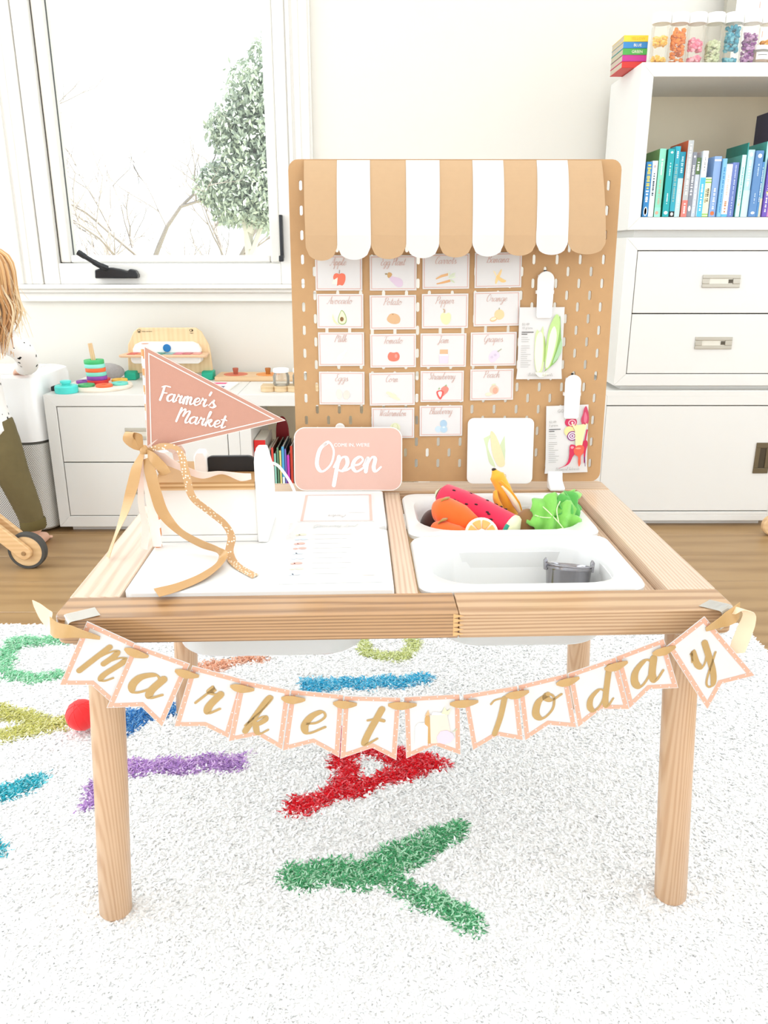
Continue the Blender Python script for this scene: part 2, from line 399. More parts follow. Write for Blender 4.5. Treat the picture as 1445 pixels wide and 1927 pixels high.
def plain(g, text, x, z, size, y, mi=0, rot=0.0, align='CENTER', sx=1.0):
    if text not in TYPE:
        cu = bpy.data.curves.new('type', 'FONT'); cu.body = text; cu.size = 1.0; cu.resolution_u = 2; cu.fill_mode = 'FRONT'
        ob = bpy.data.objects.new('type', cu); C.objects.link(ob)
        dg = bpy.context.evaluated_depsgraph_get(); me = bpy.data.meshes.new_from_object(ob.evaluated_get(dg))
        vv = [tuple(p.co) for p in me.vertices]; ff = [tuple(p.vertices) for p in me.polygons]
        bpy.data.objects.remove(ob); bpy.data.curves.remove(cu); bpy.data.meshes.remove(me)
        TYPE[text] = (vv, ff, max([p[0] for p in vv] or [0]))
    vv, ff, w = TYPE[text]; off = {'CENTER': -w / 2, 'LEFT': 0.0}[align]
    ca, sa = math.cos(R(rot)), math.sin(R(rot)); v = []
    for p in vv:
        a, b = (p[0] + off) * size * sx, p[1] * size
        v.append((x + a * ca - b * sa, y, z + a * sa + b * ca))
    g.add(v, ff, mi)

# ------------------------------------------------------------------ frames of reference
PHI = 0.03137                                        # the play table stands turned a little against the wall
def T(a, b, z=0.0): return Vector((a * math.cos(PHI) - b * math.sin(PHI), a * math.sin(PHI) + b * math.cos(PHI), z))
def TM(a, b, z, lean=0.0, spin=0.0, yaw=0.0): return Matrix.Translation(T(a, b, z)) @ Matrix.Rotation(PHI + yaw, 4, 'Z') @ Matrix.Rotation(-lean, 4, 'X') @ Matrix.Rotation(-spin, 4, 'Y')
LEAN = math.atan(0.030 / 0.554)
BO = Vector((-0.1775, 0.545, 0.488))                 # lower left corner of the pegboard
def BM(x, z, off=0.0, spin=0.0):
    ez = Vector((0, math.sin(LEAN), math.cos(LEAN))); n = Vector((0, -math.cos(LEAN), math.sin(LEAN)))
    return Matrix.Translation(BO + Vector((x, 0, 0)) + ez * z + n * off) @ Matrix.Rotation(-LEAN, 4, 'X') @ Matrix.Rotation(-spin, 4, 'Y')

WHITE = mat('#f4f3f0', 0.45, var=0.01)
CABINET = mat('#dedcd7', 0.42, var=0.012, vscale=6)
WALL = mat('#dad6cd', 0.9, var=0.015, vscale=3, bump=0.05, bscale=300)
TRIM = mat('#e4e1db', 0.5, var=0.01)
PAPER = mat('#dddbd9', 0.6, var=0.01)
BLACK = mat('#0c0c0e', 0.45, var=0.1)
DARKGAP = mat('#4a463e', 0.9, var=0.05)
# ------------------------------------------------------------------ the room
FLOORM = wood('#a3835a', '#8a6a44', 'X', 14.0, 0.4, 6.0, 0.75, 'oak_floor', 0.12)
fl = struct(bx('floor', -3.0, 3.0, -3.0, 2.08, -0.06, -0.012, mat('#8d6d45', 0.8), None, 0))
pm = G().box(-0.9, 0.9, -0.1, 0.1, -0.012, 0.0).mesh('plank', FLOORM)
for r in range(25):
    off = (r * 0.73) % 1.8
    for k in range(-2, 3):
        cx = k * 1.803 + off - 0.6
        if -2.9 < cx < 2.9:
            o = put('plank', pm, fl, 0.0012, 1); o.location = (cx, -2.9 + r * 0.2015, 0)
w = G()
w.box(-3.0, -1.21, 2.08, 2.24, 0, 2.6); w.box(-0.335, 3.0, 2.08, 2.24, 0, 2.6)
w.box(-1.21, -0.335, 2.08, 2.24, 0, 0.785); w.box(-1.21, -0.335, 2.08, 2.24, 2.12, 2.6)
struct(w.obj('wall_back', WALL))
struct(bx('wall_left', -3.1, -3.0, -3.0, 2.24, 0, 2.6, WALL, None, 0))
struct(bx('wall_right', 3.0, 3.1, -3.0, 2.24, 0, 2.6, WALL, None, 0))
struct(bx('ceiling', -3.1, 3.1, -3.0, 2.24, 2.6, 2.7, mat('#f6f5f2', 0.9, var=0.01), None, 0))
bb = G(); bb.box(-3.0, -1.45, 2.064, 2.08, 0, 0.11); bb.box(1.45, 3.0, 2.064, 2.08, 0, 0.11)
struct(bb.obj('baseboard_back', TRIM, bevel=0.003))

win = bpy.data.objects.new('window_1', None); C.objects.link(win); win.location = (-0.77, 2.08, 0.785); struct(win)
def wpart(name, g, m, bevel=0.003):
    o = g.obj(name, m, None, bevel=bevel); o.parent = win; o.matrix_parent_inverse = Matrix.Translation((0.77, -2.08, -0.785)); return o
g = G(); g.box(-1.21, -1.154, 2.06, 2.24, 0.785, 2.12); g.box(-0.373, -0.335, 2.06, 2.24, 0.785, 2.12)
g.box(-1.154, -0.373, 2.062, 2.24, 0.785, 0.856); g.box(-1.154, -0.373, 2.06, 2.24, 2.06, 2.12); wpart('frame', g, TRIM)
g = G(); g.box(-1.154, -1.150, 2.085, 2.2, 0.856, 2.06); wpart('weatherstrip', g, mat('#4b463c', 0.8), 0)
g = G(); x0, x1, z0, z1 = -1.150, -0.375, 0.858, 2.056
g.box(x0, x0 + 0.036, 2.076, 2.15, z0, z1); g.box(x1 - 0.036, x1, 2.076, 2.15, z0, z1)
g.box(x0 + 0.036, x1 - 0.036, 2.076, 2.15, z0, z0 + 0.025); g.box(x0 + 0.036, x1 - 0.036, 2.076, 2.15, z1 - 0.036, z1); wpart('sash', g, TRIM, 0.006)
g = G(); g.box(x0 + 0.03, x1 - 0.03, 2.108, 2.112, z0 + 0.02, z1 - 0.03); wpart('pane', g, clear('window_glass', '#fbfdfd', 1.0, 0.0, 0.10), 0)
g = G(); g.box(x0 + 0.036, x0 + 0.038, 2.106, 2.114, z0 + 0.025, z1 - 0.036); wpart('gasket', g, mat('#5c5f60', 0.8), 0)
g = G()
for (a, b) in ((-1.305, -1.205), (-0.34, -0.252)):
    g.box(a, b, 2.068, 2.08, 0.785, 2.2); g.box(a + 0.010, a + 0.022, 2.058, 2.08, 0.785, 2.2); g.box(b - 0.022, b - 0.008, 2.054, 2.08, 0.785, 2.2)
    g.box(a + 0.030, a + 0.05, 2.064, 2.08, 0.785, 2.2)
g.box(-1.305, -0.252, 2.066, 2.08, 2.12, 2.21); wpart('casing', g, TRIM, 0.003)
g = G(); g.box(-1.335, -0.225, 2.03, 2.09, 0.770, 0.785); g.box(-1.325, -0.235, 2.045, 2.08, 0.757, 0.770); wpart('sill', g, TRIM, 0.004)
g = G(); g.box(-1.305, -0.252, 2.062, 2.08, 0.726, 0.757); wpart('apron', g, TRIM, 0.003)
# crank and latch of the casement
IRON = mat('#14161a', 0.28, var=0.1)
g = G(); g.prism([(-1.02, .806), (-0.872, .806), (-0.870, .818), (-0.878, .833), (-0.896, .838), (-0.905, .830), (-0.925, .836), (-0.96, .842), (-0.99, .842), (-1.018, .834)], 2.028, 2.062, 'XZ')
cr_ = wpart('crank_housing', g, IRON, 0.004); cr_['label'] = 'black crank housing on the window frame'
g = G(); g.tube(cr_spline([(-0.975, 2.035, .838), (-1.0, 2.02, .852), (-1.03, 2.012, .872), (-1.062, 2.01, .893)], 5), [.011] * 4 + [.0095] * 4 + [.008] * 4 + [.010] * 4, 10)
wpart('crank_handle', g, IRON, 0)
g = G(); g.box(-0.372, -0.360, 2.035, 2.062, 0.872, 1.015); g.box(-0.376, -0.360, 2.025, 2.05, 0.862, 0.882); wpart('latch_lever', g, IRON, 0.003)

# outside: garden seen through the glass
lawn = struct(G().box(-25, 25, 2.6, 60, -0.7, -0.6).obj('lawn_ground', mat('#b9b6a2', 0.95, var=0.15, vscale=2)))
def leafy_tree(name, label, cx, cy, blobs, nleaf, leaf_m, bark_m, size):
    t = thing(name, label, 'tree', (cx, cy, -0.6))
    g = G(); rnd = random.Random(3)
    g.tube(cr_spline([(0, 0, 0), (0.05, 0, .9), (-0.03, 0.05, 1.8), (0.12, 0, 2.9)], 4), [0.09 - 0.005 * i for i in range(13)], 8)
    for b in blobs: g.tube([(0, 0, max(0.9, b[2] - 0.5)), (b[0] * .6, b[1] * .6, b[2] - .1), (b[0], b[1], b[2])], [.04, .025, .01], 5)
    g.obj('trunk', bark_m, t, smooth=60)
    n = nleaf; rs = np.random.RandomState(5); V = []; F = []
    for i in range(n):
        b = blobs[rs.randint(len(blobs))]; d = rs.normal(size=3); d /= np.linalg.norm(d); r = b[3] * rs.uniform(0.35, 1.08)
        p = np.array(b[:3]) + d * r * np.array([1, 1, 0.85]); a = rs.normal(size=3); a[2] -= 0.9; a /= np.linalg.norm(a)
        c = np.cross(a, rs.normal(size=3)); c /= np.linalg.norm(c); L = size * rs.uniform(.7, 1.3); W_ = L * .22
        o = len(V); V += [p, p + a * L * .5 + c * W_, p + a * L, p + a * L * .5 - c * W_]; F.append((o, o + 1, o + 2, o + 3))
    me = bpy.data.meshes.new('foliage'); me.from_pydata([tuple(v) for v in V], [], F); me.materials.append(leaf_m)
    f = put('foliage', me, t); f['kind'] = 'stuff'
    return t
blobs = [(.15, 0, 3.2, .36), (.35, 0, 2.9, .42), (-.12, 0, 2.8, .30), (.1, 0, 2.45, .42), (-.32, 0, 2.22, .28), (.32, 0, 2.2, .45), (-.15, 0, 2.02, .28), (.45, .1, 3.5, .36), (.28, 0, 1.95, .30), (.6, .1, 2.6, .45)]
leafy_tree('evergreen_tree', 'leafy grey-green tree outside at the right of the window', -1.55, 9.0, blobs, 20000, mat('#a9b5a6', 0.8, var=0.2, vscale=3), mat('#c9c6be', 0.9), 0.075)
def bare_tree(label, cx, cy, seed, h, m):
    rnd = random.Random(seed); g = G()
    def grow(p, d, L, r, depth):
        pts = [p]; q = p.copy(); dd = d.copy()
        for k in range(3):
            dd = (dd + Vector((rnd.uniform(-.25, .25), rnd.uniform(-.15, .15), rnd.uniform(-.08, .16)))).normalized(); q = q + dd * L / 3; pts.append(q.copy())
        g.tube(pts, [r, r * .85, r * .7, r * .55], 4 if depth > 1 else 6, cap=False)
        if depth >= 5: return
        for k in range(3 if depth < 4 else 2):
            base = pts[rnd.choice((1, 2, 3, 3))]
            nd = (dd + Vector((rnd.uniform(-1, 1), rnd.uniform(-.6, .6), rnd.uniform(-.35, .7)))).normalized()
            grow(base, nd, L * rnd.uniform(.6, .82), r * .55, depth + 1)
    grow(Vector((0, 0, 0)), Vector((0, 0, 1)), h, .06, 0)
    t = thing('bare_tree', label, 'tree', (cx, cy, -0.6), group='bare winter trees outside the window')
    g.obj('branches', m, t, smooth=60)
BARK = mat('#948c87', 0.9, var=0.1)
bare_tree('bare winter tree outside, nearest the left edge of the glass', -3.55, 9.6, 4, 1.35, BARK)
bare_tree('bare winter tree outside, in the middle of the window', -2.75, 9.4, 11, 1.3, BARK)
bare_tree('bare winter tree outside, beside the leafy tree', -2.25, 11.0, 23, 1.2, BARK)
t = thing('neighbour_house', 'low neighbouring house with a pale gable roof beyond the bare trees', 'house', (-2.2, 18.0, -0.6))
bx('wall', -2.2, 2.6, 0, 4, 0, 0.95, mat('#cfc9c2', 0.9), t, 0)
G().prism([(-2.4, .9), (2.8, .9), (0.3, 1.55)], -0.25, 4.2, 'XZ').obj('roof', mat('#a8a5a3', 0.9, var=0.15), t)

# ------------------------------------------------------------------ cabinets
METAL = mat('#b9b3a6', 0.38, 0.85, var=0.05)
BRONZE = mat('#6d6049', 0.45, 0.6, var=0.1)
def pull(parent, cx, cz, y, w, h, m=METAL, vertical=False):
    """recessed flush pull: plate with a pocket"""
    g = G(); iw, ih = (w * .62, h * .42) if not vertical else (w * .42, h * .66)
    for (a, b, c, d) in ((-w/2, w/2, ih/2, h/2), (-w/2, w/2, -h/2, -ih/2), (-w/2, -iw/2, -ih/2, ih/2), (iw/2, w/2, -ih/2, ih/2)):
        g.box(cx + a, cx + b, y - 0.004, y, cz + c, cz + d)
    p = g.obj('handle', m, parent, bevel=0.0012, label='brushed metal flush pull')
    g = G(); g.box(cx - iw/2, cx + iw/2, y - 0.001, y + 0.0005, cz - ih/2, cz + ih/2)
    if not vertical: g.box(cx + iw * .32, cx + iw/2, y - 0.0025, y, cz - ih * .35, cz + ih * .35, 1)
    g.obj('pocket', [mat('#d8d3c6', 0.4, 0.5) if m is METAL else mat('#4a4030', 0.5, 0.4), mat('#4d4536', 0.5)], p)
def shell(t, W, D, z0, z1, th=0.037, back=True, plinth=0.0):
    """mitred box: top, bottom, two sides, back panel; local x 0..W, y 0..D"""
    if plinth: bx('plinth', 0.03, W - 0.03, 0.03, D, z0 - plinth, z0, CABINET, t, 0.001)
    g = G(); g.prism([(0, z0), (th, z0 + th), (th, z1 - th), (0, z1)], 0, D, 'XZ'); g.obj('side_panel', CABINET, t, bevel=0.0012)
    g = G(); g.prism([(W, z0), (W, z1), (W - th, z1 - th), (W - th, z0 + th)], 0, D, 'XZ'); g.obj('side_panel', CABINET, t, bevel=0.0012)
    g = G(); g.prism([(0, z1), (th, z1 - th), (W - th, z1 - th), (W, z1)], 0, D, 'XZ'); g.obj('top_panel', CABINET, t, bevel=0.0012)
    g = G(); g.prism([(0, z0), (W, z0), (W - th, z0 + th), (th, z0 + th)], 0, D, 'XZ'); g.obj('bottom_panel', CABINET, t, bevel=0.0012)
    if back: bx('back_panel', th, W - th, D - 0.012, D - 0.002, z0 + th, z1 - th, mat('#efe3c9', 0.7, var=0.02), t, 0)
def drawers(t, W, z0, z1, th=0.037, hw=0.118, hh=0.038, hx=0.0):
    bx('carcass_shadow', th + .004, W - th - .004, 0.012, 0.02, z0 + th, z1 - th, DARKGAP, t, 0)
    mid = (z0 + z1) / 2
    for (a, b) in ((z0 + th + .0025, mid - .0018), (mid + .0018, z1 - th - .0025)):
        d = bx('drawer_front', th + .0025, W - th - .0025, 0.0015, 0.02, a, b, CABINET, t, 0.0012)
        pull(d, W / 2 + hx, a + (b - a) * .52, 0.0015, hw, hh)
# low pair under the window
t = thing('drawer_cabinet', 'low white two-drawer cabinet under the window beside the air purifier', 'cabinet', (-1.096, 1.653, 0.0))
shell(t, 0.6165, 0.405, 0.020, 0.463, plinth=0.020); drawers(t, 0.6165, 0.020, 0.463, hx=0.0)
t = thing('cubby_cabinet', 'low white open cubby cabinet half hidden behind the pegboard', 'cabinet', (-0.4785, 1.653, 0.0))
shell(t, 0.6165, 0.405, 0.020, 0.463, plinth=0.020)
# tall stack at the right
t = thing('door_cabinet', 'white floor cabinet with one door under the drawers at the right', 'cabinet', (0.694, 1.71, 0.0))
shell(t, 0.62, 0.36, 0.020, 0.466, th=0.02, plinth=0.020)
bx('carcass_shadow', .022, .598, 0.012, 0.02, .045, .415, DARKGAP, t, 0)
bx('top_rail', .02, .60, 0.0, 0.02, .418, .447, CABINET, t, 0.001)
bx('bottom_rail', .02, .60, 0.0, 0.02, .04, .052, CABINET, t, 0.001)
d = bx('door', .021, .602, 0.002, 0.02, .0555, .4145, CABINET, t, 0.0012); pull(d, 0.555, 0.24, 0.002, 0.05, 0.105, BRONZE, True)
t = thing('drawer_cabinet', 'white two-drawer cabinet stacked under the bookshelf at the right', 'cabinet', (0.731, 1.71, 0.466))
shell(t, 0.614, 0.36, 0.016, 0.470, plinth=0.016); drawers(t, 0.614, 0.016, 0.470)
t = thing('open_bookshelf', 'white open bookshelf cube on top of the stacked drawers', 'bookshelf', (0.731, 1.71, 0.936))
shell(t, 0.614, 0.33, 0.022, 0.478, plinth=0.022)

# ------------------------------------------------------------------ books
def book(name, label, x, y, z, w, d, h, cover, marks, group, top_pages=True, side=None, paperback=False):
    """upright book, spine to the camera; local origin at the lower left front of the spine"""
    t = thing(name, label, 'book', (x, y, z), group=group)
    cv = mat(cover, 0.45, var=0.03)
    g = G(); e = 0.0018
    g.box(0, w, 0, e, 0, h); g.box(0, e, e, d, 0, h, 1); g.box(w - e, w, e, d, 0, h, 1)
    g.obj('cover', [cv, mat(side, 0.5, var=0.2, vscale=30) if side else cv], t, bevel=0.0006, seg=1)
    bx('pages', e, w - e, e, d - .003, .002, h - .002, mat('#f1ece0', 0.8, var=0.06, vscale=300), t, 0)
    if marks:
        g = G(); cols = []
        for mk in marks:
            kind, col = mk[0], mk[1]
            if col not in cols: cols.append(col)
            mi = cols.index(col)
            if kind == 'band': g.flat([(0, mk[2] * h), (w, mk[2] * h), (w, mk[3] * h), (0, mk[3] * h)], -0.0004, mi)
            elif kind == 'text':      # small illegible spine lettering: a run of short strokes
                rnd = random.Random(len(label) + int(mk[2] * 100)); zz = mk[3] * h; xw = mk[4] * w; cx = w * (mk[5] if len(mk) > 5 else .5)
                while zz > mk[2] * h:
                    L = rnd.uniform(.0025, .005); ww = xw * rnd.uniform(.55, 1)
                    g.flat([(cx - ww/2, zz - L), (cx + ww/2, zz - L), (cx + ww/2, zz), (cx - ww/2, zz)], -0.0007, mi); zz -= L + rnd.choice((.0012, .0012, .004))
            elif kind == 'dot': g.flat(ell(w * mk[2], h * mk[3], mk[4], mk[5]), -0.0007, mi)
        g.obj('spine_print', [mat(c, 0.5, var=0) for c in cols], t)
    return t
SG = 'books on the upper shelf'
SB = [ # x0, x1, h, cover, words, side, marks
 (.776,.793,.155,'#2f86c4','bright blue',None,[('text','#e9d35a',.52,.95,.7),('text','#ffffff',.25,.48,.55),('dot','#ffffff',.5,.1,.0055,.013),('dot','#d8303c',.5,.1,.0035,.010)]),
 (.794,.811,.158,'#dde9f0','pale white-blue',None,[('text','#2d3440',.4,.78,.3),('dot','#c9b2a8',.5,.9,.003,.004)]),
 (.814,.834,.192,'#8fdcc0','mint green','#6f9a5a',[('text','#ffffff',.62,.85,.3),('text','#c6b69c',.2,.55,.4),('band','#9fe6cf',0,.14),('dot','#d9a48c',.4,.06,.005,.005)]),
 (.837,.857,.190,'#16a0a5','deep teal','#1d6d55',[('text','#bfeaea',.6,.8,.25),('text','#e6f7f7',.2,.35,.2),('dot','#f2fafa',.55,.95,.004,.003),('dot','#d9ecec',.5,.06,.006,.005)]),
 (.859,.875,.198,'#2aa3b8','teal with a black foot and grey lettering',None,[('text','#8fb8b4',.22,.75,.55),('text','#eef6f6',.84,.93,.5),('band','#0d0d10',0,.08),('dot','#f4f4f4',.5,.04,.004,.005)]),
 (.876,.893,.183,'#cdeef0','teal and pale aqua',None,[('band','#1796b2',.6,1),('text','#bfe6ee',.68,.93,.45),('text','#eefafa',.15,.5,.4)]),
 (.894,.911,.214,'#b9bcbc','grey with a coral foot','#c4572f',[('text','#f6f6f2',.55,.95,.45),('text','#f0f0ea',.3,.55,.5),('band','#ec7a70',0,.22),('text','#fbe6e2',.04,.18,.5)]),
 (.912,.926,.182,'#868b95','dark grey',None,[('text','#f0f0f2',.35,.8,.5),('dot','#f0f0f2',.5,.93,.003,.003),('dot','#f4f0ee',.5,.13,.004,.008)]),
 (.927,.941,.167,'#d5dbe4','pale grey with a green top',None,[('band','#5e7a4c',.72,1),('text','#fbfbf6',.8,.93,.6),('text','#ffffff',.08,.6,.45)]),
 (.942,.958,.185,'#dff0f6','white over sky blue',None,[('band','#ffffff',.62,1),('band','#4fb4dc',.0,.6),('text','#e8f6fb',.1,.5,.4),('text','#6a6a66',.7,.9,.2)]),
 (.959,.978,.112,'#e9e8c4','short cream and lime green',None,[('band','#8cc152',.93,.96),('band','#8cc152',.86,.89),('band','#8cc152',.05,.08),('band','#8cc152',.0,.02),('text','#6b5f40',.4,.72,.3,.62),('text','#8f8560',.36,.7,.18,.3)]),
 (.981,1.003,.171,'#8cabd8','periwinkle blue',None,[('text','#e6eefb',.15,.48,.4),('band','#eae4e6',.92,.95),('dot','#e2743c',.5,.06,.006,.006)]),
 (1.005,1.017,.164,'#7db9e0','thin light blue',None,[('text','#3a86c0',.1,.85,.4)]),
 (1.018,1.037,.149,'#f3f1ec','white with a blue foot',None,[('text','#d9c4b8',.4,.8,.3),('text','#c98a5a',.1,.3,.4),('band','#5fb2dc',0,.05)]),
 (1.038,1.058,.154,'#6f83c4','violet blue with a pale stripe',None,[('text','#c8d2f2',.05,.95,.2)]),
 (1.060,1.073,.174,'#c9ecec','pale aqua','#4f9c90',[('text','#6fb8b4',.3,.8,.25),('dot','#d7d0a0',.5,.2,.003,.004)]),
 (1.0745,1.0785,.208,'#1b8f8a','thin dark teal','#12786c',[]),
 (1.079,1.100,.189,'#bfe1f0','ice blue',None,[('text','#f4fbff',.45,.85,.4),('dot','#ffffff',.5,.93,.005,.006),('band','#d6f2f6',0,.4)]),
 (1.101,1.124,.186,'#5a86b8','slate blue',None,[('text','#bcd2ea',.62,.8,.2),('text','#bcd2ea',.2,.36,.2),('dot','#eef4fa',.5,.92,.006,.006),('dot','#dfe9f4',.5,.06,.006,.004)]),
 (1.125,1.132,.155,'#4f8fc8','narrow blue',None,[('text','#e6f0fa',.3,.9,.5)]),
 (1.133,1.141,.212,'#a9dde0','tall pale teal','#3f9a92',[('band','#f0ecd0',0,.25)]),
 (1.142,1.157,.165,'#6a4fae','purple',None,[('text','#f0eafa',.1,.8,.4),('dot','#f3dc9a',.5,.42,.004,.004)]),
 (1.158,1.176,.150,'#d58fc8','pink',None,[('text','#fbeaf6',.1,.5,.4)]),
]
for i, (a, b, h, c, wd, sd, mk) in enumerate(SB):
    dep = min(0.15, 0.62 * h + 0.03) if h < .2 else .16
    book('book', f'{wd} book standing on the open shelf', a, 1.722 + 0.004 * (i % 3), 0.9965, b - a - 0.0008, dep, h, c, mk, SG, side=sd)
book('book', 'tall navy book standing at the far right of the open shelf', 1.180, 1.74, 0.9965, 0.022, 0.20, 0.31, '#262548', [], SG)
LB = [(-.4395,-.402,.25,'#e0201c','thick red board book with a white owl face','#c8c0b4',[('dot','#f8efe6',.45,.88,.012,.010),('dot','#8a4a24',.33,.885,.0035,.003),('dot','#8a4a24',.6,.885,.0035,.003)]),
 (-.398,-.388,.215,'#78bcd8','thick light blue board book','#d8d4cc',[('band','#aab0b4',.8,1)]),
 (-.384,-.377,.225,'#d8463c','thin red book','#6b4030',[]), (-.3755,-.369,.205,'#8fc9b8','thin pale green book','#4a5a50',[]),
 (-.366,-.360,.225,'#5f8a6a','thin moss green book','#303830',[]), (-.3575,-.352,.215,'#e6dc8c','thin pale yellow book','#555040',[]),
 (-.350,-.342,.228,'#4fa4d4','thin sky blue book','#3a4650',[('band','#d8e8f0',.4,.55)]), (-.340,-.335,.22,'#7a6ac0','thin violet book','#303040',[]),
 (-.333,-.325,.20,'#c63cb8','magenta book','#402040',[]), (-.322,-.314,.23,'#c43a28','brick red book','#402018',[])]
for a, b, h, c, wd, sd, mk in LB:
    book('book', f'{wd} in the low cubby', a, 1.685, 0.058, b - a, 0.17, h, c, mk, 'books in the low cubby', side=sd)
t = thing('toy_arch', 'dark red rounded board behind the owl book in the low cubby', 'toy', (-0.392, 1.88, 0.0575))
G().prism([(0, 0), (.045, 0), (.045, .23)] + [(.0225 + .0225 * math.cos(R(a)), .23 + .06 * math.sin(R(a))) for a in range(15, 180, 15)] + [(0, .23)], 0, .012, 'XZ').obj('board', mat('#8e1018', .5), t, bevel=.002)
# on top of the bookshelf: box of colour books
for i, (c, wd, txt) in enumerate((('#d0342c', 'red', ''), ('#c0308a', 'magenta', ''), ('#4fa64a', 'green', 'GREEN'), ('#3a86c4', 'blue', 'BLUE'), ('#f0cc3c', 'yellow', 'YELLOW'))):
    t = thing('colour_book', f'{wd} colour book in the small flat stack beside the bottles', 'book', (0.694, 1.79, 1.415 + i * .0172), group='flat stack of colour books')
    G().box(0, .072, 0, .0016, 0, .0168).box(0, .072, .0016, .13, 0, .0016).box(0, .072, .0016, .13, .0152, .0168).obj('cover', mat(c, .5), t, bevel=.0006, seg=1)
    bx('pages', .0008, .0712, .0016, .128, .0016, .0152, mat('#b9ad98', .9, var=.15, vscale=300), t, 0)
    if txt:
        g = G(); plain(g, txt, .042, .0048, .0105, -.0006, 0); g.obj('lettering', mat('#f6f2e0', .5, var=0) if txt != 'YELLOW' else mat('#d9ae2c', .5, var=0), t)
# sensory bottles
GLASS = clear('bottle_plastic', '#fdfcf8', 0.9, 0.10, 0.035)
def bottle(x, y, wd, col, fill, col2, seed):
    t = thing('sensory_bottle', f'clear bottle with white cap holding {wd} on the bookshelf', 'bottle', (x, y, 1.4145), group='sensory bottles on top of the bookshelf')
    G().lathe([(0.0, 0.0), (.0235, 0), (.0255, .003), (.0255, .094), (.0235, .099), (.0225, .104), (0.0, .104)], 28).obj('body', GLASS, t, smooth=40)
    G().lathe([(0.0, .1042), (.0262, .1042), (.0262, .127), (.0245, .1305), (0, .1305)], 28).obj('cap', mat('#f5f4f0', .4, var=0), t, smooth=40)
    rnd = random.Random(seed); g = G()
    for k in range(150):
        a = rnd.uniform(0, 6.28); r = .0225 * rnd.random() ** .35; z = .004 + rnd.choice(fill) + rnd.uniform(-.006, .006)
        s = rnd.uniform(.0045, .0085); M = Matrix.Rotation(rnd.uniform(0, 3), 3, 'X') @ Matrix.Rotation(rnd.uniform(0, 3), 3, 'Z')
        r = min(r, .0235 - s * 1.1)
        g.ball((r * math.cos(a), r * math.sin(a), max(.007, min(.094, z))), (s, s * .8, s * .45), 6, 4, rnd.choice((0, 0, 1)), M)
    f = g.obj('filling', [mat(col, .5), mat(col2, .5)], t); f['kind'] = 'stuff'
fb = lambda *r: [v / 1000 for v in r]
bottle(.787, 1.745, 'yellow beads', '#f2b93c', fb(4, 8, 52, 56, 60), '#f6d27a', 1)
bottle(.839, 1.745, 'orange pieces', '#ef8c1e', fb(5, 20, 35, 45, 55, 60, 65, 70, 80), '#e07a14', 2)
bottle(.890, 1.745, 'pink pieces', '#f08aa8', fb(4, 8, 38, 44, 50, 55), '#f2b6c4', 3)
bottle(.942, 1.745, 'pale green gel', '#c9d2ac', fb(5, 10, 20, 30, 40, 48), '#dde0c4', 4)
bottle(.994, 1.742, 'turquoise pieces', '#2f9cb8', fb(5, 35, 45, 52, 58, 65, 72, 80, 86), '#7cc4d6', 5)
bottle(1.046, 1.742, 'mauve pieces', '#c79cc8', fb(5, 12, 20, 30, 40, 50, 60, 68), '#8c3f92', 6)
bottle(1.100, 1.748, 'amber pieces', '#e6a02c', fb(5, 12, 25, 40, 50), '#f0c060', 8)
t = thing('small_jar', 'small squat jar with white lid and label before the bottles', 'jar', (1.078, 1.722 + .012, 1.4145))
G().lathe([(0, 0), (.021, 0), (.023, .003), (.023, .03), (.021, .034), (0, .034)], 24).obj('body', clear('jar_plastic', '#f3e2b8', .7, .08), t, smooth=40)
G().lathe([(0, .034), (.0225, .034), (.0225, .0435), (.021, .045), (0, .045)], 24).obj('lid', mat('#f4f2ee', .45), t, smooth=40)
G().lathe([(0, .003), (.019, .003), (.019, .028), (0, .028)], 20).obj('filling', mat('#d9b27a', .7), t, smooth=40)
g = G(); L = [(.0234 * math.sin(R(a)), -.0234 * math.cos(R(a))) for a in range(-48, 49, 12)]
g.add([(x, y, z) for z in (.008, .027) for x, y in L], [(i, i + 1, i + 10, i + 9) for i in range(8)]); lb = g.obj('label_sticker', PAPER, t, smooth=40)
g = G(); L = [(.0236 * math.sin(R(a)), -.0236 * math.cos(R(a))) for a in range(-36, 31, 11)]
g.add([(x, y, z) for z in (.019, .0203) for x, y in L], [(i, i + 1, i + 8, i + 7) for i in range(6)]); g.obj('lettering', mat('#4a4640', .6), lb)
t = thing('wall_calendar', 'white calendar board with grey frame edge leaning behind the bottles', 'calendar', (1.10, 2.0, 1.4145))
bx('panel', 0.0, .42, 0.02, .032, .004, .42, mat('#f3f1ee', .6), t, .001)
fr = G(); fr.box(-.03, 0, .012, .036, 0, .43); fr.box(.42, .45, .012, .036, 0, .43); fr.box(0, .42, .012, .036, .42, .43); fr.box(0, .42, .012, .036, 0, .004); fr.obj('frame', mat('#a8a294', .7), t, bevel=.001)
g = G()
for s_, x, z, mi in (('1', .075, .214, 0), ('2', .112, .214, 0), ('3', .15, .214, 0), ('5', .094, .186, 1), ('6', .13, .186, 1), ('1', .094, .160, 0), ('1', .094, .132, 0)): plain(g, s_, x, z, .026, .0194, mi)
g.obj('numerals', [mat('#e0a898', .6, var=0), mat('#d6d2cc', .6, var=0)], t)
